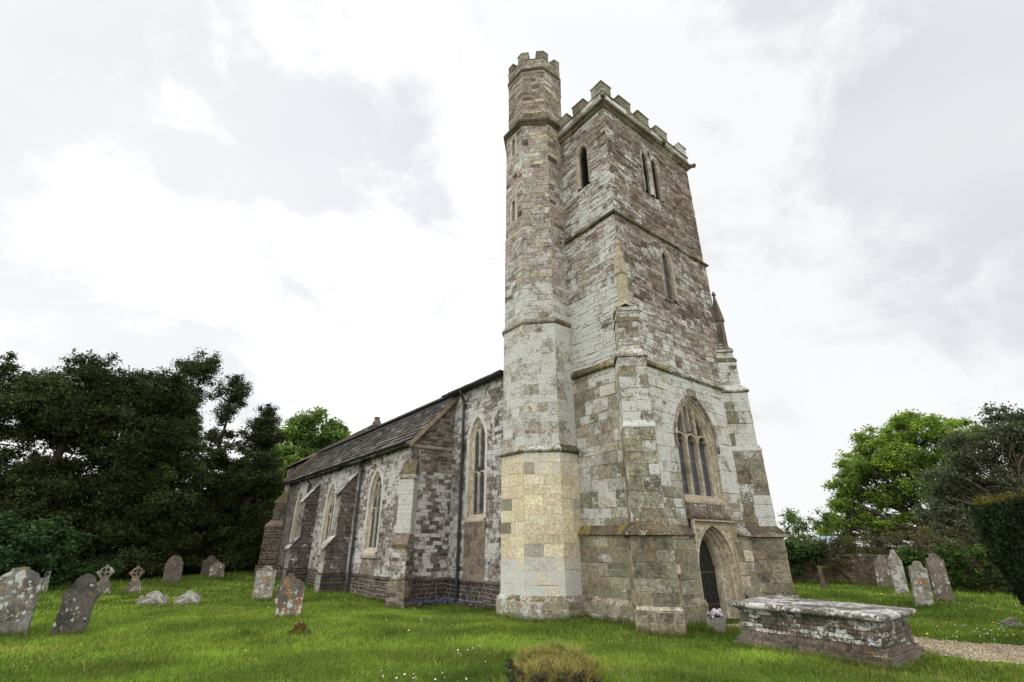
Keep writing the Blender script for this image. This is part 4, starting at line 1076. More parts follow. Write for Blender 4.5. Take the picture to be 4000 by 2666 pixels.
for n, r0, r1, hmin, hmax, w in ((330000, 4.2, 10.5, .035, .095, .006), (325000, 10., 18., .035, .10, .010), (235000, 17., 38., .04, .11, .022)):
    x, y, r = grass_layer(n, r0, r1, pw=.6); n = len(x)
    tall = np.clip(vnoise(x, y, 1.3) * .5 + .5, 0, 1) * .5 + .5
    # longer grass against stones and under the trees
    longg = np.clip((r - 20) / 10, 0, 1) * (x < 7) * .5
    h = NR.uniform(hmin, hmax, n) * tall * (1 + 1.0 * longg) * NR.uniform(.7, 1.25, n)
    add_blades(*blades(x, y, gz(x, y) - .005, h, w * NR.uniform(.6, 1.4, n), NR.uniform(.1, .9, n), gcol(x, y, n)))
for _ in range(150):     # scattered coarse tufts
    a_, r_ = R.uniform(-8, 84), 5.2 + 22 * R.random() ** 1.3; tx_, ty_ = az(a_, r_); m_ = R.randint(25, 70)
    x, y = NR.normal(tx_, R.uniform(.05, .16), m_), NR.normal(ty_, R.uniform(.04, .1), m_); k_ = ~blocked(x, y); x, y = x[k_], y[k_]; m_ = len(x)
    if m_: cc = gcol(x, y, m_); cc[:, :3] *= R.uniform(.6, 1.15); add_blades(*blades(x, y, gz(x, y), NR.uniform(.07, .17, m_), (.004 + .0006 * r_) * np.ones(m_), NR.uniform(.2, .8, m_), cc))
# tufts and long fringe along walls, stones
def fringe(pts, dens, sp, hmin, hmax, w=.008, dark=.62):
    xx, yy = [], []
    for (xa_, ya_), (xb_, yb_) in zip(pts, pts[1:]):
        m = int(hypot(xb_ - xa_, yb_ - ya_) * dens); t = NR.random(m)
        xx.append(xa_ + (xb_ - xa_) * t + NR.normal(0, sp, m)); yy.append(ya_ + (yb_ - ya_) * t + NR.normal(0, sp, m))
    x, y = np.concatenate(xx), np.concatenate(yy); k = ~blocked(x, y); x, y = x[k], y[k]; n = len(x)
    c = gcol(x, y, n); c[:, :3] *= dark  # contact shade at the feet of walls and stones, put into blade colour
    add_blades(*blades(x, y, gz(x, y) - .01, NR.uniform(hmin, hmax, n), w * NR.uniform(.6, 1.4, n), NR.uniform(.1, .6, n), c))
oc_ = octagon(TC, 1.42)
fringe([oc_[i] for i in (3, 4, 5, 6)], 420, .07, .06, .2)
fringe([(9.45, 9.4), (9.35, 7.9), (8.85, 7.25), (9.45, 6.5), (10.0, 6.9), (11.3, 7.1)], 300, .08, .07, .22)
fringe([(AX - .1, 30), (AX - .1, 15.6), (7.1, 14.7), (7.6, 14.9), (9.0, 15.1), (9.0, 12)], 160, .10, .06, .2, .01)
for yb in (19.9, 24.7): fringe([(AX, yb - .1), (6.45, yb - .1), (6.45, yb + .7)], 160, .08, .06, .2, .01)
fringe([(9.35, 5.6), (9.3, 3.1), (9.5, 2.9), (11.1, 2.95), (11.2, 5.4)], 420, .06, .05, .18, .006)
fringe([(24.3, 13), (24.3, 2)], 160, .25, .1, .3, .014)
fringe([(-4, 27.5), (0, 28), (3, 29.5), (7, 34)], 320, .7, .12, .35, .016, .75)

# ================================================================== GRAVESTONES
G1 = mat_grave('gravestone_pale', (.20, .185, .155), (.115, .105, .09), .45, .4, 6.5, 1)
G2 = mat_grave('gravestone_dark', (.085, .08, .072), (.045, .043, .04), .20, .35, 6., 2)
G3 = mat_grave('gravestone_brown', (.19, .165, .13), (.125, .11, .088), .25, .35, 7., 3)
G4 = mat_grave('gravestone_white', (.24, .22, .19), (.13, .11, .09), .95, .25, 6., 4)
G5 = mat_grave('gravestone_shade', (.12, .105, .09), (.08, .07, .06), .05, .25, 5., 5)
G6 = mat_grave('gravestone_orange', (.17, .15, .125), (.09, .08, .07), .42, .62, 7.5, 6)
G7 = mat_grave('gravestone_spotted', (.17, .165, .15), (.075, .072, .066), .62, .45, 5.0, 7)
G8 = mat_grave('gravestone_grey', (.24, .23, .195), (.165, .155, .13), .75, .42, 7., 8)
GM = mat_grave('gravestone_mossy', (.10, .07, .02), (.045, .03, .012), .1, .6, 6., 9)

def arc(cx, cz, r, a0, a1, n=10, k=1.): return [(cx + r * cos(radians(a)), cz + k * r * sin(radians(a))) for a in np.linspace(a0, a1, n)]
def p_round(w, h): return [(-w / 2, -.25), (w / 2, -.25), (w / 2, h - w * .42)] + arc(0, h - w * .42, w / 2, 8, 172, 15, .84) + [(-w / 2, h - w * .42)]
def p_shoulder(w, h, s=.1, rise=.24):   # stepped shoulders, round head
    r = w / 2 - s
    return [(-w / 2, -.25), (w / 2, -.25), (w / 2, h - rise - s * .5), (w / 2 - s * .2, h - rise), (r, h - rise)] + arc(0, h - rise, r, 6, 174, 13, rise / r) + [(-r, h - rise), (-w / 2 + s * .2, h - rise), (-w / 2, h - rise - s * .5)]
def p_cherub(w, h):         # small scroll shoulders, raised round centre
    q = w / 2; s = w * .2; c = q - s
    return [(-q, -.25), (q, -.25), (q, h - .19)] + arc(q - s * .5, h - .19, s * .5, 0, 150, 6) + [(c, h - .20)] + arc(0, h - .18, c, 10, 170, 11, .18 / c) + [(-c, h - .20)] + arc(-q + s * .5, h - .19, s * .5, 30, 180, 6) + [(-q, h - .19)]
def p_ogee(w, h):           # pointed ogee head
    q = w / 2; L = [(-q, -.25), (q, -.25), (q, h - .34)]
    for t in np.linspace(0, 1, 12): L.append((q * (1 - t) ** .75 * (1 - .28 * sin(pi * t)) if t < 1 else 0, h - .34 + .34 * t ** .8))
    return L + [(-x, z) for x, z in L[:2:-1][1:]] + [(-q, h - .34)]
def p_gothic(w, h): return [(-w / 2, -.25), (w / 2, -.25), (w / 2, h - .40)] + [(arch_half(w / 2, .40, t), h - .40 + t) for t in np.linspace(0, .40, 9)] + [(-arch_half(w / 2, .40, t), h - .40 + t) for t in np.linspace(.40, 0, 9)[1:]]
def p_square(w, h): return [(-w / 2, -.25), (w / 2, -.25), (w / 2, h), (-w / 2, h)]
def p_broken(w, h):
    q = w / 2
    return [(-q, -.25), (q * .95, -.25), (q, h * .62), (q * .8, h * .66), (q * .52, h * .86), (q * .35, h * .84), (q * .2, h), (-q * .12, h * .99), (-q * .32, h * .8), (-q * .55, h * .68), (-q * .9, h * .55), (-q, h * .45)]
def p_left(w, h):           # broad round head with a flat crown and square ears
    q = w / 2
    return [(-q * .85, -.25), (q * .85, -.25), (q * .93, h * .45), (q * .96, h * .5), (q * 1.0, h * .80)] + [(q * .94, h * .80)] + arc(0, h * .70, q * .93, 18, 68, 7, .92) + [(q * .36, h * .965), (q * .30, h), (-q * .30, h), (-q * .36, h * .965)] + arc(0, h * .70, q * .93, 112, 162, 7, .92) + [(-q * .94, h * .80), (-q, h * .80), (-q * .96, h * .5), (-q * .93, h * .45)]
def p_tilt(w, h):           # gothic head with rounded, moulded shoulders
    q = w / 2; r = q * .72
    return [(-q * .93, -.25), (q * .93, -.25), (q * .90, h * .55), (q * 1.02, h * .60), (q * 1.02, h * .66), (q * .86, h * .72), (r, h * .72)] + [(arch_half(r, h * .28, t), h * .72 + t) for t in np.linspace(0, h * .28, 9)] + [(-arch_half(r, h * .28, t), h * .72 + t) for t in np.linspace(h * .28, 0, 9)[1:]] + [(-q * .86, h * .72), (-q * 1.02, h * .66), (-q * 1.02, h * .60), (-q * .90, h * .55)]

def headstone(x, y, outline, th, yaw, roll, lean, mat, label, rough=.008, bev=.012, name='gravestone', group='weathered gravestones in the churchyard', holes=None):
    """yaw: compass bearing the back of the stone faces away to; roll: sideways lean; lean: backward lean (degrees)"""
    o = MB(); n = len(outline)
    pts = [(u + R.uniform(-rough, rough), z + R.uniform(-rough, rough)) for u, z in outline]
    f = [(u, -th / 2, z) for u, z in pts]; b = [(u, th / 2, z) for u, z in pts]
    o.v = f + b; o.f = [list(range(n)), list(range(2 * n - 1, n - 1, -1))] + [[(i + 1) % n, i, n + i, n + (i + 1) % n] for i in range(n)]; o.c = [(1, 1, 1, 0)] * len(o.f)
    ob = o.build(name, mat)
    ob.location = (x, y, float(gz(x, y))); ob.rotation_euler = (radians(-lean), radians(roll), radians(-yaw)); bevel(ob, bev)
    fx = [(x + u * cos(radians(yaw)), y - u * sin(radians(yaw))) for u in (outline[0][0], outline[1][0])]
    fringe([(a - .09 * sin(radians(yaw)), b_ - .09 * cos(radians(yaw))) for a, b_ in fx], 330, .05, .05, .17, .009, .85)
    return tag(ob, label, 'gravestone', group)

headstone(-1.22, 15.0, p_left(.80, 1.24), .12, 8, -6, 4, G7, 'large broad gravestone covered in white lichen blotches at the left edge')
headstone(-.22, 14.45, p_tilt(.60, 1.15), .11, 5, 1, 4, G2, 'dark grey gravestone with pointed head, white and orange lichen, moulded shoulders')
headstone(-1.52, 27.4, p_square(.16, .95), .4, 0, -6, 0, G8, 'narrow slab seen edge on in front of dark shrubs')
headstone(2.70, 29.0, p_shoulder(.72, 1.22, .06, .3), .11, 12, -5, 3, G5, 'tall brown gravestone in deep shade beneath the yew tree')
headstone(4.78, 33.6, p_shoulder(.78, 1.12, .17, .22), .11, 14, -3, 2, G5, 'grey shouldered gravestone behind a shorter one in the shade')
headstone(4.80, 31.1, p_cherub(.66, .82), .10, 14, -6, 2, G3, 'short brown mottled gravestone in front of a taller grey one')
headstone(1.42, 19.05, p_cherub(.73, .40), .11, 4, 1, 3, G4, 'low sunken white gravestone with round top and scroll ears')
headstone(2.27, 18.85, p_broken(.68, .41), .10, 10, 0, 3, G4, 'low sunken white gravestone with broken uneven top')
headstone(4.47, 19.35, p_cherub(.61, 1.05), .12, 20, 0, 2, G8, 'upright pale gravestone with wavy top near the church wall')
headstone(4.62, 16.95, p_ogee(.64, .90), .10, 22, 0, 3, G6, 'pointed gravestone half hidden behind a rounded one')
headstone(3.92, 14.05, p_round(.59, .86), .11, 22, 1, 2, G6, 'rounded gravestone with white and orange lichen in front of a pointed one')
headstone(3.51, 11.6, p_cherub(.46, .25), .12, 24, 0, 6, GM, 'small mossy brown headstone almost sunk in the grass')
headstone(24.0, 7.4, p_shoulder(.50, 1.18, .09, .24), .10, 66, 6, 3, G3, 'brown round headed gravestone with orange patch against the brick wall')
headstone(21.7, 6.25, p_ogee(.37, 1.42), .11, 48, 4, 3, G4, 'tall narrow gravestone streaked with white lichen')
headstone(17.95, 4.75, p_cherub(.40, 1.14), .12, 56, 8, 4, G8, 'pale gravestone with white lichen patches and orange foot')
headstone(19.6, 4.65, p_cherub(.42, 1.31), .12, 60, 3.5, 4, G3, 'tall brown gravestone just behind a paler one')
headstone(15.9, 2.76, p_broken(.34, .24), .12, 60, 12, 4, G8, 'tiny broken gravestone stump among daisies beside the clipped yew')

def post(x, y, w, h, roll, label, mat, name='wooden_post', cat='post'):
    m = MB(); w2 = w / 2
    m.rings([[(-w2 * k, -w2 * k, z), (w2 * k, -w2 * k, z), (w2 * k, w2 * k, z), (-w2 * k, w2 * k, z)] for z, k in ((-.2, 1.1), (.05, 1.05), (h * .6, 1.), (h - .02, .95), (h, .7))], (1, 1, 1, 0), cap1=True)
    o = m.build(name, mat); o.location = (x, y, float(gz(x, y))); o.rotation_euler = (radians(3), radians(roll), radians(-66)); tag(o, label, cat)
    return o
post(21.6, 8.65, .14, .76, -1, 'small weathered wooden post in front of the churchyard wall', M['barkl'])

def celtic(x, y, sc, yaw, roll, mat, label, group):
    """wheel-headed cross on a tapering rough base, one mesh with four pierced openings"""
    m = MB(); th = .07; c = (1, 1, 1, 0); cz = .76
    def slab(pts, t=th):
        n = len(pts); a = len(m.v); m.v += [(u, -t, z) for u, z in pts] + [(u, t, z) for u, z in pts]
        m.f += [[a + i for i in range(n)], [a + 2 * n - 1 - i for i in range(n)]] + [[a + (i + 1) % n, a + i, a + n + i, a + n + (i + 1) % n] for i in range(n)]; m.c += [c] * (n + 2)
    slab([(-.30, -.2), (.29, -.2), (.28, .06), (.20, .44), (.13, .47), (-.13, .47), (-.17, .44), (-.29, .08)], .12)
    slab([(-.125, .46), (.125, .46), (.11, .60), (-.11, .60)], .085)
    k = 28; ro, ri = .205, .135
    rings = []
    for rr, tt_ in ((ro, -th), (ro, th), (ri, th), (ri, -th)): rings.append([(rr * cos(2 * pi * i / k), tt_, cz + rr * sin(2 * pi * i / k)) for i in range(k)])
    m.rings(rings + [rings[0]], c)
    for a in range(4):
        t = a * pi / 2
        def rot(u, v): return (u * cos(t) - v * sin(t), cz + u * sin(t) + v * cos(t))
        slab([rot(0, -.03), rot(.05, -.028), rot(.15, -.055), rot(.225, -.06), rot(.265 if a != 3 else .23, 0), rot(.225, .06), rot(.15, .055), rot(.05, .028), rot(0, .03)], th * .92 - a * .003)
    o = m.build('cross_headstone', mat); o.scale = (sc,) * 3; o.location = (x, y, float(gz(x, y))); o.rotation_euler = (radians(-2), radians(roll), radians(-yaw)); bevel(o, .008, 1)
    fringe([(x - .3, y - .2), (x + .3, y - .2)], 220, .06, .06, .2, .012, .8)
    return tag(o, label, 'stone cross', group)
celtic(.20, 24.3, 1.0, 6, -3, G1, 'wheel headed stone cross on a pale plain tapered base', 'wheel headed grave crosses')
celtic(1.13, 24.45, .93, 8, -3, G6, 'wheel headed stone cross on a mottled orange brown base', 'wheel headed grave crosses')

# ================================================================== CHEST TOMB
tomb = empty('chest_tomb', (10.25, 4.32, 0.), 'brick chest tomb with a thick lichen covered stone slab', 'tomb')
tx0, tx1, ty0, ty1 = 9.60, 10.98, 3.20, 5.42
BK = [(.135, .115, .098), (.118, .10, .086), (.155, .13, .108), (.10, .09, .078), (.14, .122, .104), (.18, .14, .112)]
def bpal(u, z): return (*pick(BK, .18), R.choice([.2, .3, .4, .55]) if z > .22 else R.choice([.1, .2, .25, .35]))
bm_ = MB(); BM = (.10, .085, .065, .15); q = [(tx0, ty0), (tx1, ty0), (tx1, ty1), (tx0, ty1)]
def brick_ring(x0, x1, y0, y1, z0, z1, mb, h=.07):
    for P, a, b in ((plane(0, y0, 270), x0, x1), (plane(x0, 0, 180), -y1, -y0), (plane(x1, 0, 0), y0, y1), (plane(0, y1, 90), -x1, -x0)):
        masonry(mb, P, a, b, z0, z1, (h, h * 1.15), (.11, .24), bpal, (), .007, .016, BM)
brick_ring(tx0, tx1, ty0, ty1, .18, .52, bm_)
bm_.build('brick_chest', M['tomb'], tomb)
bp = MB()
for dx, z0, z1 in ((.13, -.2, .07), (.085, .07, .135), (.04, .135, .185)):
    brick_ring(tx0 - dx, tx1 + dx, ty0 - dx, ty1 + dx, z0, z1, bp, .065)
    sweep(bp, rectp(tx0 - dx, tx1 + dx, ty0 - dx, ty1 + dx), [(0, z1), (-.06, z1 + .004)], lambda: bpal(0, .1), .22)
bp.build('stepped_plinth', M['tomb'], tomb)
sb = MB(); sx, sy = (tx0 + tx1) / 2, (ty0 + ty1) / 2
def rrect(o, r=.05, n=4):
    x0, x1, y0, y1 = tx0 - o, tx1 + o, ty0 - o, ty1 + o; pts = []
    for cx, cy, a in ((x1 - r, y0 + r, -90), (x1 - r, y1 - r, 0), (x0 + r, y1 - r, 90), (x0 + r, y0 + r, 180)):
        pts += [(cx + r * cos(radians(a + 90 * i / n)), cy + r * sin(radians(a + 90 * i / n))) for i in range(n + 1)]
    return pts
prof = [(.0, .52), (.015, .54), (.02, .575), (.05, .60), (.07, .605), (.10, .612), (.125, .63), (.135, .66), (.125, .69), (.10, .705), (.03, .712), (-.3, .716)]
def slabz(x, y): return .012 * sin(x * 5) * cos(y * 4)
rs = [[(x + R.uniform(-.004, .004), y + R.uniform(-.004, .004), z + slabz(x, y)) for x, y in rrect(o)] for o, z in prof]
sb.rings(rs, (.135, .127, .118, .60), cap1=True)
sb.build('slab', mat_stone('tomb_slab', white=(.62, .61, .60), scale=3.2, orange=.05, bumpd=.02), tomb, smooth=True)

# ================================================================== FOLIAGE TOOLS
def leaf_quads(cen, size, col, nrm=None, flat=.0, droop=0., asp=.55):
    """diamond leaves, random orientation (or biased to nrm)"""
    n = len(cen); d = NR.normal(size=(n, 3)); d[:, 2] = d[:, 2] * (1 - flat) - droop
    d /= np.linalg.norm(d, axis=1, keepdims=True); e = NR.normal(size=(n, 3)); e = np.cross(d, e); e /= np.linalg.norm(e, axis=1, keepdims=True)
    s = (size * NR.uniform(.6, 1.4, n))[:, None]
    V = np.stack([cen - d * s * .5, cen + e * s * asp * .5 + d * s * .05, cen + d * s * .5, cen - e * s * asp * .5 + d * s * .05], 1).reshape(-1, 3)
    F = np.arange(n * 4).reshape(-1, 4); return V, F, col
def colours(n, pal, j=.25):
    c = np.array(pal)[NR.integers(0, len(pal), n)] * NR.uniform(1 - j, 1 + j, (n, 1)); return np.c_[c, np.zeros(n)]
class Foliage:
    def __init__(s): s.V = []; s.F = []; s.C = []; s.o = 0
    def add(s, V, F, C): s.V.append(V); s.F.append(F + s.o); s.C.append(C); s.o += len(V)
    def clump(s, c, r, n, size, pal, rz=None, flat=.3, droop=.0, asp=.55, tint=1.):
        p = NR.normal(size=(n, 3)); p /= np.linalg.norm(p, axis=1, keepdims=True); p *= np.minimum(NR.gamma(2.6, .25, (n, 1)), 1.15) * np.array([r, r, rz or r * .7])
        cc = colours(n, pal); cc[:, :3] *= tint
        s.add(*leaf_quads(np.array(c) + p, size, cc, flat=flat, droop=droop, asp=asp))
    def build(s, name, mat, parent): return np_mesh(name, np.concatenate(s.V), np.concatenate(s.F), np.concatenate(s.C), mat, parent)
def branch(mb, a, b, r0, r1, bend=.15, k=6, seg=5):
    a = np.array(a, float); b = np.array(b, float); L = np.linalg.norm(b - a); o = NR.normal(size=3) * L * bend
    pts = []
    for i in range(seg + 1):
        t = i / seg; pts.append(tuple(a + (b - a) * t + o * sin(pi * t) + NR.normal(size=3) * L * .012))
    mb.tube(pts, [r0 + (r1 - r0) * i / seg for i in range(seg + 1)], (1, 1, 1, 0), k, True); return pts
def ell_shell(n, c, r, inner=.55, zmin=None):
    p = NR.normal(size=(n, 3)); p /= np.linalg.norm(p, axis=1, keepdims=True); p *= NR.uniform(inner, 1., (n, 1)); q = np.array(c) + p * np.array(r)
    if zmin is not None: q = q[q[:, 2] > zmin]
    return q

YEW = [(.027, .038, .013), (.038, .049, .015), (.018, .028, .010), (.056, .062, .020), (.030, .042, .017)]
def yew(name, x, y, prof, label, boughs=70, trunk=.3, group='dark yews on the left', per=105, size=.15, tips=1., cut=None):
    """prof: crown radius by height; foliage hangs in sprays along separate boughs"""
    t = empty(name, (x, y, float(gz(x, y))), label, 'tree', group); fo = Foliage(); tr = MB()
    zs_ = [q[0] for q in prof]; rs_ = [q[1] for q in prof]; top = zs_[-1]
    tr.tube([(x, y, -.1), (x + .1, y, top * .25), (x - .1, y + .1, top * .5), (x + .06, y, top * .72), (x, y, top * .86)], [trunk, trunk * .85, trunk * .6, trunk * .38, trunk * .12], (1, 1, 1, 0), 8)
    zz = np.linspace(zs_[0], top - .1, 300); wgt = np.interp(zz, zs_, rs_) ** 1.15; wgt /= wgt.sum()
    for h in NR.choice(zz, int(boughs * 1.75), p=wgt):
        a_ = R.uniform(0, 2 * pi); rr = float(np.interp(h, zs_, rs_)) * R.uniform(.62, 1.06); rise = R.uniform(.0, .35) * rr
        if cut and cut(a_, h): continue
        e = (x + rr * cos(a_), y + rr * sin(a_), h); s0 = (x, y, max(.4, min(top * .9, h - rise - .25 * rr)))
        pts = branch(tr, s0, e, .035 + .012 * rr, .008, .10, 5, 6); tint = R.uniform(.65, 1.4)
        nc = 4 + int(rr * 2.2)
        for j in range(nc):
            f = .35 + .65 * (j + R.random()) / nc; q = np.array(s0) + (np.array(e) - np.array(s0)) * f
            cr = R.uniform(.30, .52) * (.75 + .2 * min(rr, 2)); off = NR.normal(size=3) * np.array([.22, .22, .12]) * min(1.2, .5 + rr * .4)
            fo.clump(q + off, cr, per, size, YEW, rz=cr * .75, flat=.2, droop=.35, asp=.36, tint=tint * R.uniform(.85, 1.2))
        if R.random() < .55 * tips and h > top * .55:      # upright leading shoots on the skyline
            hh_ = R.uniform(.3, .75); m_ = 34; tt_ = NR.random(m_); q = np.array(s0) + (np.array(e) - np.array(s0)) * R.uniform(.5, 1.)
            cen = np.stack([q[0] + NR.normal(0, .09, m_) * (1.15 - tt_), q[1] + NR.normal(0, .09, m_) * (1.15 - tt_), q[2] + tt_ * hh_], 1)
            fo.add(*leaf_quads(cen, .13, colours(m_, YEW), droop=-.5, asp=.35))
    for z_ in np.linspace(.8, .985, 9):
        fo.clump((x + R.uniform(-.12, .12), y + R.uniform(-.12, .12), top * z_), max(.16, float(np.interp(top * z_, zs_, rs_)) * .55), per, size, YEW, flat=.1, droop=-.1, asp=.36)
    tr.build('trunk', M['bark'], t, smooth=True); fo.build('crown', M['yew'], t); return t

x, y = az(-10.6, 31); yew('yew_tree', x, y, [(.4, 2.2), (3, 2.5), (6, 2.2), (8.2, 1.5), (9.0, .8), (9.9, .3)], 'dark yew with spiky top at the far left edge', 80)
x, y = az(-5.2, 31); yew('yew_tree', x, y, [(.4, 2.4), (2.5, 2.7), (4.2, 2.3), (5.2, 1.5), (6.4, 2.0), (7.6, 2.4), (9.0, 2.3), (9.9, 1.7), (10.5, .7)], 'broad dark yew with rounded top and sky showing through its middle', 115, cut=lambda a_, h: 4.3 < h < 6.4 and R.random() < .55)
x, y = az(.2, 32); yew('yew_tree', x, y, [(.4, 2.2), (4, 2.3), (7, 2.1), (8.8, 2.0), (10.0, 1.5), (10.8, .6)], 'dark yew with flat crown in the middle of the left group', 105)
x, y = az(2.7, 33); yew('yew_tree', x, y, [(.4, 1.9), (5, 1.8), (7.6, 1.4), (8.5, .7), (9.2, .7), (9.8, 1.1), (10.8, 1.4), (11.8, 1.3), (12.6, .6)], 'tallest dark tree of the left group with a tufted head', 92, trunk=.24)
x, y = az(6.5, 36.3); yew('slender_tree', x, y, [(.4, 1.8), (5.5, 1.75), (7.7, 1.25), (8.7, .5), (9.5, .75), (10.6, 1.2), (11.6, 1.15), (12.4, .4)], 'thin open tree with visible forked branches beside the yews', 66, trunk=.2, tips=.3, per=80)
x, y = az(10.1, 36.); yew('yew_tree', x, y, [(.4, 1.8), (4.5, 1.75), (6.8, 1.5), (8.6, 1.1), (9.7, .7), (10.6, .25)], 'narrow dark yew nearest the church wall', 72)
for a, d, h_, lab in ((-6.0, 37, 6.2, 'dark thicket yew behind the wheel headed crosses'), (2.0, 37, 6.4, 'dark thicket yew behind the tall shaded gravestone'), (8.4, 40., 6.8, 'dark thicket yew behind the shaded pair of gravestones')):
    x, y = az(a, d); yew('yew_tree', x, y, [(.2, 2.9), (2, 3.0), (4.2, 2.4), (h_, .6)], lab, 62, tips=0, per=95, size=.18)

def shrub(name, x, y, blobs, pal, size, n, label, cat='shrub', group=None, mat='leaf', asp=.5, stems=8, flat=.4, bark='bark', density=14):
    t = empty(name, (x, y, float(gz(x, y))), label, cat, group); fo = Foliage(); tr = MB()
    tot = sum(b[3] * b[4] for b in blobs)
    for dx, dy, z, rx, rz in blobs:
        cs = ell_shell(int(density * max(.5, rx * rz)) + 5, (x + dx, y + dy, z), (rx, rx * .8, rz), .4, .05)
        nn = int(n * rx * rz / tot / max(1, len(cs)))
        for i, c in enumerate(cs):
            fo.clump(c, R.uniform(.25, .45) * min(1.1, .5 + rx * .4), nn, size, pal, flat=flat, asp=asp, tint=R.uniform(.7, 1.3))
            if i % 3 == 0: branch(tr, (x + dx * .6 + R.uniform(-.2, .2), y + dy * .6, .0), c, .03, .008, .12, 5)
    if not tr.v: branch(tr, (x, y, -.1), (x, y, .8), .04, .02)
    tr.build('stem', M[bark], t); fo.build('foliage', M[mat], t); return t
ELDER = [(.026, .058, .018), (.036, .075, .022), (.02, .045, .016), (.05, .095, .03)]
x, y = az(-5.2, 27.5); shrub('leafy_shrub', x, y, [(0, 0, 1.3, 1.6, 1.2), (-1.2, 0, 1.6, 1.2, 1.3), (1., .3, .8, 1.0, .8), (.5, 1., 2.0, 1.2, 1.2)], ELDER, .15, 17000, 'leafy green elder shrub in front of the yews at the left edge', group='green undergrowth by the yews')
x, y = az(-1.4, 29.0); shrub('leafy_shrub', x, y, [(0, 0, .6, .8, .7), (.8, .2, .5, .6, .5)], ELDER, .12, 4000, 'low dark green shrub behind the wheel headed crosses', group='green undergrowth by the yews')
x, y = az(12.2, 36); shrub('leafy_shrub', x, y, [(0, 0, 1.2, 1.1, 1.2), (.9, 0, 1.5, .9, 1.4), (-.9, 0, .7, .8, .7)], [(.05, .11, .02), (.07, .14, .03), (.035, .08, .018)], .14, 9000, 'brighter green shrub growing at the far end of the aisle', group='green undergrowth by the yews')
x, y = az(7.4, 37.5); shrub('leafy_shrub', x, y, [(0, .6, .8, 1.2, .8), (1., .6, .9, .9, .9)], ELDER, .14, 7000, 'dark green bramble behind the pair of shaded gravestones', group='green undergrowth by the yews')

def broad_tree(name, x, y, lobes, pal, size, n, label, trunk, ztrunk, cat='tree', cl=(.5, .95), mat='leaf', flat=.55, candles=None, per=1.0, inner=.62, bk='bark'):
    """lobes: (dx, dy, z, rx, rz) boughs of the crown, each carrying flattened leaf clumps on its outside"""
    t = empty(name, (x, y, float(gz(x, y))), label, cat); fo = Foliage(); tr = MB()
    tr.tube([(x, y, -.2), (x + .1, y, ztrunk * .5), (x, y + .1, ztrunk)], [trunk, trunk * .85, trunk * .7], (1, 1, 1, 0), 9)
    tot = sum(l[3] * l[4] for l in lobes)
    for dx, dy, z, rx, rz in lobes:
        c = (x + dx, y + dy, z); bp_ = branch(tr, (x, y, ztrunk - R.uniform(0, ztrunk * .35)), (c[0] - dx * .1, c[1] - dy * .1, z - rz * .15), trunk * .42, .07, .08, 7, 7)
        cs = ell_shell(int(11 * rx * rz * per) + 8, c, (rx, rx * .9, rz), inner)
        nn = int(n * rx * rz / tot / len(cs))
        for q in cs:
            r = R.uniform(*cl); fo.clump(q, r, nn, size, pal, rz=r * .62, flat=flat, tint=R.uniform(.75, 1.25))
            branch(tr, bp_[R.randint(3, 7)], q, .05, .012, .1, 5, 4)
            if candles and q[2] > z - .3 and R.random() < .9:
                for _ in range(2):
                    m_ = 22; tt_ = NR.random(m_); cx_, cy_ = q[0] + R.uniform(-r, r) * .7, q[1] + R.uniform(-r, r) * .7
                    cen = np.stack([cx_ + NR.normal(0, .06, m_) * (1.1 - tt_), cy_ + NR.normal(0, .06, m_) * (1.1 - tt_), q[2] + r * .3 + tt_ * .4], 1)
                    fo.add(*leaf_quads(cen, .12, colours(m_, candles), asp=.8))
    tr.build('trunk', M[bk], t, smooth=True); fo.build('crown', M[mat], t); return t
CHEST = [(.085, .15, .03), (.11, .18, .038), (.065, .115, .026), (.13, .20, .05)]
x, y = az(15.2, 46)
broad_tree('chestnut_tree', x, y, [(0, 0, 10.8, 2.6, 2.0), (-2.2, -.3, 9.0, 2.0, 2.0), (2.2, 0, 9.6, 2.0, 1.8), (-2.7, -.5, 6.2, 1.9, 2.0), (-1.3, -1, 7.2, 2.2, 2.), (1.5, -.5, 7.5, 2.2, 2.), (-2.9, -.5, 3.4, 1.8, 1.9), (0, -1, 4.5, 2.6, 2.2)], CHEST, .25, 80000, 'tall horse chestnut in flower behind the church roof', .4, 4., cl=(.55, .9), candles=[(.36, .33, .24), (.42, .38, .28), (.30, .28, .17)])
OAK = [(.14, .215, .032), (.175, .255, .042), (.105, .165, .026), (.205, .28, .055)]
x, y = az(77.7, 50)
def rad(px_, dz): return px_
oakl = []
ta = radians(77.7); lx, ly = -cos(ta), sin(ta)          # leftwards across the view
for s, d, z, rx, rz in ((-2.6, 0, 9.3, 2.0, 1.2), (-.5, 0, 10.2, 2.4, 1.2), (1.6, 0, 9.2, 2.2, 1.2), (3.3, 0, 7.7, 1.8, 1.0), (4.3, 0, 6.2, 1.5, .9), (4.6, 0, 4.9, 1.5, .8), (4.9, -.5, 3.6, 1.7, .8), (2.4, -1, 7.6, 1.8, .9), (.6, -1, 7.8, 2.0, 1.0), (-1.5, -.5, 7.4, 2.0, 1.0), (2.3, 0, 5.2, 1.7, .8), (.2, -.5, 5.6, 1.9, .9), (3.0, .3, 3.2, 2.0, .8), (.6, 0, 3.1, 2.0, .9), (-2., 0, 4.9, 2.0, 1.2), (5.9, -.3, 2.5, 1.4, .7), (-1.8, 0, 2.6, 2., 1.)):
    oakl.append((lx * s * 1.12 + sin(ta) * d, ly * s * 1.12 + cos(ta) * d, z, rx, rz * 1.15))
broad_tree('oak_tree', x, y, oakl, OAK, .20, 100000, 'large spreading oak in fresh green leaf beyond the brick wall', .5, 2.6, cl=(.45, .8), per=1.15)
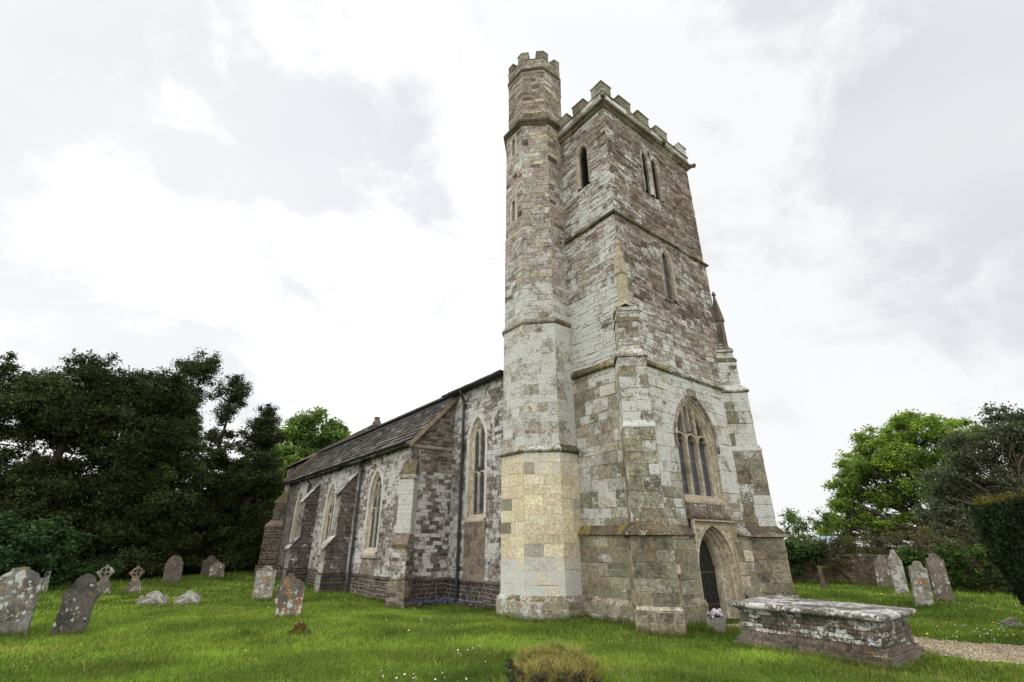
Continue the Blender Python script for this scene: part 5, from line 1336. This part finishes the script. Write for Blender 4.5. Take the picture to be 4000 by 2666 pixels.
HOLLY = [(.065, .078, .048), (.085, .098, .062), (.05, .062, .036), (.125, .135, .105), (.075, .085, .042)]
x, y = az(84.0, 28); ta = radians(84.0); lx, ly = -cos(ta), sin(ta)
hol = [(lx * s, ly * s, z, rx, rz) for s, z, rx, rz in ((0, 5.9, 1.2, 1.1), (1.2, 5.2, 1.1, 1.0), (-2., 4.5, 1.4, 1.4), (2.3, 4.1, .9, .9), (2.9, 2.6, .9, .9), (-1.0, 5.3, 1.2, 1.2), (1.6, 3.6, 1.0, 1.0), (.3, 3.6, 1.4, 1.2), (1.9, 2.4, .9, .9), (.6, 2.2, 1.2, 1.), (-.9, 3.4, 1.4, 1.4), (-.8, 1.8, 1.3, 1.2))]
ht = broad_tree('holly_tree', x, y, hol, HOLLY, .11, 70000, 'grey green evergreen tree with trailing bare stems at the right edge', .18, 2.2, cl=(.3, .6), flat=.0, per=2.6, inner=.5, bk='barkl')
for _ in range(7):
    m = MB(); a_ = np.array([x + lx * R.uniform(-1.3, .4) - sin(ta) * 1.25, y + ly * R.uniform(-1., .4) - cos(ta) * 1.25, R.uniform(3., 4.6)])
    branch(m, a_, a_ + np.array([lx * R.uniform(-.8, .8), ly * R.uniform(-.8, .8), R.uniform(-1.6, -.3)]), .013, .007, .25, 5, 6); m.build('bare_stem', M['barkl'], ht)
for _ in range(22):
    m = MB(); s_ = R.uniform(-1.6, 1.3); zb = 6.0 - max(0, s_) * .9; a_ = np.array([x + lx * s_, y + ly * s_, zb]); branch(m, a_, a_ + np.array([lx * R.uniform(-.2, .4), ly * .1, R.uniform(.4, .95)]), .012, .006, .1, 5, 4); m.build('bare_stem', M['barkl'], ht)

# small airy bush behind the wall, scrub hedge, ivy
BUSH = [(.09, .14, .03), (.12, .17, .045), (.065, .105, .026)]
x, y = az(67.9, 29); shrub('young_tree', x, y, [(-.3, .5, 2.9, .7, .5), (.3, -.5, 2.8, .7, .55), (0, 0, 1.9, .9, .9), (-.5, .7, 1.8, .6, .7)], BUSH, .10, 6500, 'small airy young tree beside the tower, behind the wall', 'tree', density=22, stems=14)
SCRUB = [(.06, .065, .026), (.08, .075, .03), (.055, .05, .028), (.10, .10, .035), (.09, .06, .045)]
for a, d, hh_, lab, pal in ((69.6, 26.6, 1.4, 'olive scrub hedge above the wall beside the ivy', SCRUB + BUSH[:1]), (72.3, 26.4, 1.6, 'bare brownish scrub above the middle of the brick wall', SCRUB), (75.2, 26.6, 1.7, 'twiggy scrub hedge behind the tall streaked gravestone', SCRUB), (78.2, 26.8, 1.7, 'dense olive scrub behind the two right hand gravestones', SCRUB + BUSH[2:])):
    x, y = az(a, d); t = shrub('scrub_hedge', x, y, [(0, 0, hh_, .9, .65), (-.3, .8, hh_ - .1, .8, .6), (.3, -.8, hh_, .8, .7), (0, 0, .8, 1., .8)], pal, .075, 9500, lab, 'hedge', 'scrub hedge behind the churchyard wall', density=20)
    m = MB()
    for _ in range(70):
        a_ = np.array([x + R.uniform(-.8, .6), y + R.uniform(-1.3, 1.3), R.uniform(.8, 1.5)]); branch(m, a_, a_ + np.array([R.uniform(-.5, .1), R.uniform(-.6, .6), R.uniform(-.2, .9)]), .011, .004, .2, 4, 4)
    m.build('twig', M['barkl'], t)
# pale glasshouse roof glimpsed through the twigs
gh = empty('glasshouse', (*az(68.4, 47), .1), 'pale blue glasshouse roof glimpsed through the twigs', 'glasshouse')
gx_, gy_ = az(68.4, 47); m = MB(); m.box(gx_ - 1.5, gx_ + 1.5, gy_ - 1.5, gy_ + 1.5, -.1, 1.3, (.30, .30, .29, 0)); m.build('wall', M['pebble'], gh)
m = MB()
for i in range(8):
    ya_ = gy_ - 1.6 + 5.6 * i / 14; c = (.28, .36, .44, 0)
    for s in (-1, 1): m.face([(gx_ + s * 1.7, ya_ + .03, 1.3), (gx_ + s * 1.7, ya_ + .37, 1.3), (gx_, ya_ + .37, 2.25), (gx_, ya_ + .03, 2.25)], c)
m.build('roof_pane', M['pebble'], gh)

# brick churchyard wall with its ivy
wallo = MB(); WX = 24.5
wpal = lambda u, z: (*pick([(.16, .11, .075), (.13, .095, .07), (.19, .135, .085), (.115, .085, .06), (.17, .125, .07)], .2), R.choice([0, 0, .1, .3, .5]))
masonry(wallo, plane(WX, 0, 180), -16, 2, -.2, 1.22, (.075, .10), (.2, .4), wpal, (), .008, .012, (.15, .12, .075, .1))
masonry(wallo, plane(WX + .35, 0, 0), -2, 16, -.2, 1.22, (.2, .3), (.4, .7), wpal, (), .008, .012, (.15, .12, .075, .1))
masonry(wallo, plane(0, 16, 90), -WX - .35, -WX, -.2, 1.22, (.2, .3), (.2, .3), wpal, (), .008, .012, (.15, .12, .075, .1))
masonry(wallo, plane(0, -2, 270), WX, WX + .35, -.2, 1.22, (.2, .3), (.2, .3), wpal, (), .008, .012, (.15, .12, .075, .1))
cw = wallo.build('churchyard_wall', M['tomb']); tag(cw, 'old brown brick churchyard wall with lichen and flat coping behind the right hand gravestones', 'wall')
m = MB(); y = -2.
while y < 16:
    w = R.uniform(.35, .7); m.box(WX - .05, WX + .40, y, y + w - .012, 1.222, 1.30 + R.uniform(0, .02), (*pick([(.15, .12, .085), (.12, .10, .075)]), .3)); y += w
m.build('coping', M['tomb'], cw)
IVY = [(.025, .055, .012), (.04, .085, .018), (.018, .04, .010), (.06, .11, .02), (.085, .125, .03)]
def ivy(name, spans, n, label, top=1.5):
    t = empty(name, (WX - .1, sum(s[0] + s[1] for s in spans) / 2 / len(spans), .1), label, 'ivy'); fo = Foliage(); st__ = MB()
    for ya_, yb_, z0, z1, bul in spans:
        k = int((yb_ - ya_) * (z1 - z0) * 16) + 6
        for _ in range(k):
            yy, zz = R.uniform(ya_, yb_), z0 + (z1 - z0) * R.random() ** .8
            fo.clump((WX - R.uniform(.02, bul), yy, zz), R.uniform(.15, .3), int(n / len(spans) / k), .085, IVY[3:] + IVY[:2] if zz > z1 - .3 else IVY, rz=.18, asp=.85, flat=.2, droop=.3, tint=R.uniform(.7, 1.2))
        for _ in range(5):
            yy = R.uniform(ya_, yb_); branch(st__, (WX - .04, yy, .05), (WX - .05, yy + R.uniform(-.4, .4), z1), .018, .008, .1, 5)
    st__.build('stem', M['bark'], t); fo.build('foliage', M['leaf'], t)
ivy('ivy', [(10.4, 13.5, .35, 1.75, .5), (9.4, 10.6, 1.0, 1.6, .35)], 14000, 'dark ivy hanging over the wall beside the tower')
ivy('ivy', [(5.2, 7.0, .9, 1.45, .25), (3.0, 5.6, .2, 1.7, .4), (1.5, 3.2, .1, 1.5, .4), (6.2, 6.9, .3, 1.2, .2)], 20000, 'ivy covering the wall behind the tall brown gravestone')

# clipped yew at the right edge
topi = empty('clipped_yew', (*az(86.0, 14.6), .1), 'tall clipped dark yew with flat top at the right edge', 'topiary')
cx_, cy_ = az(86.0, 14.6); fo = Foliage(); n = 60000
zz = NR.random(n) ** .8 * 2.42; ang = NR.uniform(0, 2 * pi, n)
prof_r = np.interp(zz, [0, .25, .5, .8, 1.2, 1.6, 2.0, 2.3, 2.42], [.70, 1.0, 1.18, 1.27, 1.33, 1.38, 1.42, 1.43, 1.36])
rr = prof_r * (1 - .16 * NR.random(n) ** 2) * (1 + .03 * np.sin(ang * 7 + zz * 5) + .03 * np.sin(ang * 13 - zz * 9) + .025 * np.sin(ang * 29 + zz * 17) + NR.gamma(1., .012, n))
topm = NR.random(n) < .18; rr[topm] = prof_r[topm] * np.sqrt(NR.random(topm.sum())); zz[topm] = 2.42 + NR.normal(0, .05, topm.sum())
TOPY = [(.014, .026, .012), (.018, .034, .015), (.010, .02, .010), (.024, .038, .014)]
c = colours(n, TOPY); hi = zz > 2.36; c[hi, :3] = np.array([(.07, .065, .014)]) * NR.uniform(.6, 1.4, (hi.sum(), 1))
fo.add(*leaf_quads(np.stack([cx_ + rr * np.cos(ang), cy_ + rr * np.sin(ang), zz + .1 + .04 * np.sin(ang * 5)], 1), .07, c, asp=.35))
m = MB(); m.tube([(cx_, cy_, -.1), (cx_, cy_, 1.), (cx_, cy_, 2.2)], [.2, .16, .1], (1, 1, 1, 0), 8); m.build('trunk', M['bark'], topi)
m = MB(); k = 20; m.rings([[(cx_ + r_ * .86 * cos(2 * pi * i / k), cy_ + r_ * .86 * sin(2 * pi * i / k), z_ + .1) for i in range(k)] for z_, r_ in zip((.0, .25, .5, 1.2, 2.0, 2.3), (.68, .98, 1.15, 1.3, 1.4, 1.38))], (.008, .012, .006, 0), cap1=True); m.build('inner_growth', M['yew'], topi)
fo.build('foliage', M['yew'], topi)

# ================================================================== PLANTER AND FLOWERS
pl = MB(); qx, qy = 10.42, 6.42
qp = [(qx + a * cos(radians(-12)) - b * sin(radians(-12)), qy + a * sin(radians(-12)) + b * cos(radians(-12))) for a, b in ((-.11, -.135), (.11, -.135), (.11, .135), (-.11, .135))]
pl.rings([[(x, y, z) for x, y in offset_poly(qp, o)] for o, z in ((0, -.1), (.015, .27), (.02, .29), (-.025, .295), (-.03, .24))], (.36, .34, .29, .35), cap1=True)
po = pl.build('stone_planter', M['dressed'], loc=(qx, qy, 0)); tag(po, 'small square stone planter on the grass by the west door', 'planter')
fl = empty('potted_flowers', (qx, qy, .25), 'pink and white cyclamen flowering in the stone planter', 'flowers'); fo = Foliage()
fo.clump((qx, qy, .31), .13, 420, .05, [(.03, .06, .02), (.04, .08, .03), (.022, .045, .016)], rz=.07, asp=.9, flat=.5); fo.build('foliage', M['leaf'], fl)
n = 420; rr = .2 * np.sqrt(NR.random(n)); aa = NR.uniform(0, 6.28, n); k = NR.integers(0, 26, n); hx = NR.normal(0, .065, (26, 2)); hz = NR.uniform(.33, .40, 26)
cen = np.stack([qx + hx[k, 0] + NR.normal(0, .016, n), qy + hx[k, 1] + NR.normal(0, .016, n), hz[k] + NR.normal(0, .016, n)], 1)
np_mesh('blossom', *leaf_quads(cen, .05, colours(n, [(.66, .56, .64), (.70, .65, .70), (.58, .44, .56), (.74, .71, .74)], .1), asp=.8), M['petal'], fl)

# ================================================================== OVERGROWN TOMB STUMP (foreground)
mx_, my_ = 4.72, 5.22
mound = empty('overgrown_stump', (mx_, my_, 0), 'low square stump overgrown with dry moss, grass and ivy', 'stump')
m = MB(); k = 40; rs = []
rot = radians(-20)
for z_, s_ in ((-.1, 1.06), (.10, 1.04), (.23, .98), (.32, .90), (.38, .76), (.415, .55), (.43, .3), (.432, .05)):
    ring = []
    for i in range(k):
        t = 2 * pi * i / k; sq = .50 / max(abs(cos(t)), abs(sin(t))) ** .35
        r_ = sq * s_ * (1 + .07 * sin(3 * t + 1) + .06 * sin(7 * t + z_ * 20) + .04 * sin(13 * t - z_ * 31)); ring.append((mx_ + r_ * cos(t + rot), my_ + r_ * sin(t + rot), z_ + .035 * sin(5 * t + s_ * 9) * (z_ > .1) * min(1, s_ * 1.5) + .02 * sin(9 * t - s_ * 14) * (z_ > .1) - .02 * cos(t)))
    rs.append(ring)
m.rings(rs, (1, 1, 1, 0), cap1=True)
def mat_mound():
    k = N('moss_mound'); p = k.pos(); a = k.noise(p, 7, 6, .7).outputs[0]; b = k.noise(p, 30, 5, .7).outputs[0]
    c = k.mix(k.smooth(a, .4, .6), (.10, .075, .035), (.20, .16, .05)); c = k.mix(k.smooth(b, .5, .62), c, (.05, .04, .025))
    return k.finish(c, .95, k.bump(k.math('ADD', a, b), 1., .04), .05)
m.build('mossy_core', mat_mound(), mound, smooth=True)
n = 17000; t = NR.uniform(0, 2 * pi, n); q = NR.random(n) ** .5; side = NR.random(n) < .3
r_ = .50 / np.maximum(np.abs(np.cos(t)), np.abs(np.sin(t))) ** .35 * np.where(side, .99, q * .93)
zz = np.where(side, NR.uniform(.05, .37, n), .43 - .10 * q ** 3); xx = mx_ + r_ * np.cos(t + rot); yy = my_ + r_ * np.sin(t + rot)
cc = colours(n, [(.40, .31, .14), (.46, .37, .19), (.26, .24, .08), (.20, .26, .06), (.25, .18, .09), (.33, .29, .10), (.15, .11, .06)]); back = (yy - my_) + (xx - mx_) * .6 > .1
cc[back & (NR.random(n) < .6), :3] = (.12, .19, .03)
Vb, Fb, Cb = blades(xx, yy, zz + .03 * vnoise(xx, yy, 13.), NR.uniform(.02, .06, n) * np.where(vnoise(xx, yy, 17.) > .35, 2.4, 1.), .005 * NR.uniform(.6, 1.6, n), NR.uniform(.3, 1.5, n), cc)
np_mesh('dry_grass', Vb, Fb, Cb, M['grass'], mound)
fo = Foliage()
for _ in range(60):
    t = R.uniform(pi * .75, pi * 1.75); r_ = .5 / max(abs(cos(t)), abs(sin(t))) ** .55 * 1.03
    fo.clump((mx_ + r_ * cos(t + rot), my_ + r_ * sin(t + rot), R.uniform(.0, .34)), .07, 20, .035, [(.05, .055, .04), (.035, .06, .025), (.08, .07, .06), (.06, .045, .035)], asp=.9, flat=0)
fo.build('ivy_leaves', M['leaf'], mound)
# long soft tuft beside the stump and fringe
m_ = 900; xx = NR.normal(5.25, .16, m_); yy = NR.normal(4.62, .16, m_); cc = gcol(xx, yy, m_); cc[:, :3] *= .9
add_blades(*blades(xx, yy, gz(xx, yy), NR.uniform(.12, .34, m_), .006 * np.ones(m_), NR.uniform(.2, .9, m_), cc))
fringe([(mx_ - .6, my_ - .4), (mx_ - .5, my_ + .5), (mx_ + .5, my_ + .6), (mx_ + .7, my_ - .5)], 500, .07, .06, .2, .006, 1.)
fringe([(qx - .25, qy - .25), (qx - .3, qy + .3), (qx + .3, qy - .35)], 300, .06, .08, .22, .008, .8)
gr = np_mesh('grass', np.concatenate(Vs), np.concatenate(Fs), np.concatenate(Cs), M['grass']); tag(gr, kind='stuff')

# ================================================================== WILD FLOWERS
def flowers(name, pts, size, pal, hz=(.05, .09), petals=5):
    n = len(pts); x, y = pts[:, 0], pts[:, 1]; k = ~blocked(x, y); x, y = x[k], y[k]; n = len(x); z = gz(x, y) + NR.uniform(*hz, n); s = size * NR.uniform(.7, 1.2, n)
    t = np.arange(6) * pi / 3; ti = NR.uniform(-.5, .5, (n, 2))
    vx = x[:, None] + s[:, None] * np.cos(t); vy = y[:, None] + s[:, None] * np.sin(t); vz = z[:, None] + s[:, None] * (np.cos(t) * ti[:, :1] + np.sin(t) * ti[:, 1:])
    V = np.stack([vx, vy, vz], -1).reshape(-1, 3); F = np.arange(n * 6).reshape(-1, 6)
    o = np_mesh(name, V, F, colours(n, pal, .1), M['petal']); tag(o, kind='stuff'); return o
def patch(a, d, s, n):
    x, y = az(a, d); return np.stack([NR.normal(x, s, n), NR.normal(y, s, n)], 1)
dz = [patch(29.5, 7.6, .25, 16), patch(26.5, 8.1, .25, 12), patch(80, 14.3, .7, 60), patch(79., 13.2, .6, 50), patch(82, 12.4, .6, 50), patch(77.5, 15.0, .6, 30), patch(81, 15.3, .5, 40), patch(79, 19, .35, 30), patch(56, 6.3, .2, 8), patch(37, 9., .6, 14), patch(31, 12, .9, 16), patch(6, 16, 3., 8), patch(14, 22, 2, 6)]
flowers('daisies', np.concatenate(dz), .013, [(.75, .75, .72), (.7, .68, .7)])
flowers('buttercups', np.concatenate([patch(80, 13.6, .9, 26), patch(82, 16, .9, 14), patch(77, 13, .5, 14), patch(13, 10.3, .35, 5), patch(72, 20, 1., 6), patch(81, 9, .4, 4)]), .018, [(.75, .50, .02), (.7, .55, .03)])
bb = np.stack([NR.uniform(7.6, 9.0, 320), NR.normal(14.75, .16, 320)], 1); bb2 = np.stack([NR.normal(8.85, .12, 200), NR.uniform(12.9, 15, 200)], 1)
flowers('bluebells', np.concatenate([bb, bb2]), .016, [(.13, .15, .42), (.18, .20, .48), (.10, .11, .34)], (.10, .24))

# ================================================================== SKY, SUN, CAMERA
SUN_AZ, SUN_EL = -38., 42.
w = bpy.data.worlds.new('World'); SC.world = w; w.use_nodes = True; nt = w.node_tree; nt.nodes.clear()
class WN(N):
    def __init__(s): s.t = nt; s.out = nt.nodes.new('ShaderNodeOutputWorld')
k = WN()
sky = k.n('ShaderNodeTexSky', sky_type='NISHITA', sun_disc=False, sun_elevation=radians(SUN_EL), sun_rotation=radians(SUN_AZ), air_density=1., dust_density=2.)
d = k.n('ShaderNodeTexCoord').outputs['Generated']
sep = k.n('ShaderNodeSeparateXYZ', i_Vector=d)
zc = k.math('MAXIMUM', sep.outputs[2], .0)
den = k.math('ADD', zc, .22)        # cloud deck: project the view direction on a plane overhead
u = k.math('DIVIDE', sep.outputs[0], den); v = k.math('DIVIDE', sep.outputs[1], den)
cv = k.n('ShaderNodeCombineXYZ', i_X=u, i_Y=v, i_Z=.0).outputs[0]
dv = k.n('ShaderNodeMapping', i_Vector=d, i_Scale=(1., 1., 1.5), i_Rotation=(.2, .5, .3)).outputs[0]
big = k.noise(dv, 1.5, 2, .5).outputs[0]; med = k.noise(dv, 3.4, 9, .60, .25).outputs[0]
wis = k.noise(dv, 2.3, 4, .5).outputs[0]
cl = k.math('ADD', k.math('MULTIPLY', big, .40), k.math('MULTIPLY', med, .60))
def around(a_, e_, lo, hi):
    vv = (cos(radians(e_)) * sin(radians(a_)), cos(radians(e_)) * cos(radians(a_)), sin(radians(e_)))
    return k.smooth(k.n('ShaderNodeVectorMath', operation='DOT_PRODUCT', i_0=d, i_1=vv).outputs['Value'], lo, hi)
glow = around(10., 20., .70, .98)                             # thin bright cloud in front of the sun
bank = k.math('SUBTRACT', k.math('MULTIPLY', around(-6., 42., .72, .97), .15), k.math('MULTIPLY', around(8., 16., .86, .99), .10))     # thicker grey-blue bank high on the left
hole = k.math('MULTIPLY', around(21., 44., .84, .985), .13)    # ragged white break beside it
low = k.math('MULTIPLY', k.smooth(zc, .42, .05), k.map(around(80., 20., .75, .98), 0., 1., .12, .03))   # brighter towards the horizon
dens = k.math('SUBTRACT', k.math('SUBTRACT', k.math('ADD', cl, bank), hole), low)
bright = k.smooth(dens, .57, .45)
greyc = k.mix(k.map(wis, .3, .7), (6.0, 6.25, 6.7), (7.1, 7.2, 7.4))
cloud = k.mix(bright, greyc, (8.3, 8.35, 8.4))
cloud = k.mix(k.math('MULTIPLY', glow, k.map(bright, 0., 1., .25, .8)), cloud, (11., 10.9, 10.7))
back = k.smooth(k.n('ShaderNodeVectorMath', operation='DOT_PRODUCT', i_0=d, i_1=(-.55, -.70, .45)).outputs['Value'], -.15, .75)   # unseen sky behind the camera, brightened to light the building fronts
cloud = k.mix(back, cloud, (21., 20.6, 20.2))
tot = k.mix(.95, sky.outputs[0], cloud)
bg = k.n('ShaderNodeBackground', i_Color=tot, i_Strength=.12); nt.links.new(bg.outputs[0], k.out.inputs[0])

sun = bpy.data.lights.new('sun', 'SUN'); sun.energy = 1.2; sun.angle = radians(22); sun.color = (1., .96, .9)
so = bpy.data.objects.new('sun', sun); COL.objects.link(so); so.rotation_euler = (radians(90 - SUN_EL), 0, radians(180 - SUN_AZ)); so.location = (0, 0, 40)

cam = bpy.data.cameras.new('camera'); cam.sensor_width = 36; cam.lens = 16.74; cam.clip_end = 2000; cam.clip_start = .05
co = bpy.data.objects.new('camera', cam); COL.objects.link(co); co.location = (0, 0, 1.7); co.rotation_euler = (radians(90 + 23.09), 0, radians(-37.9))
SC.camera = co
SC.view_settings.view_transform = 'Standard'; SC.view_settings.look = 'None'; SC.view_settings.exposure = 0.; SC.view_settings.gamma = 1.
SC.render.engine = 'CYCLES'; SC.cycles.max_bounces = 6; SC.cycles.diffuse_bounces = 3; SC.cycles.transmission_bounces = 3; SC.cycles.use_denoising = True
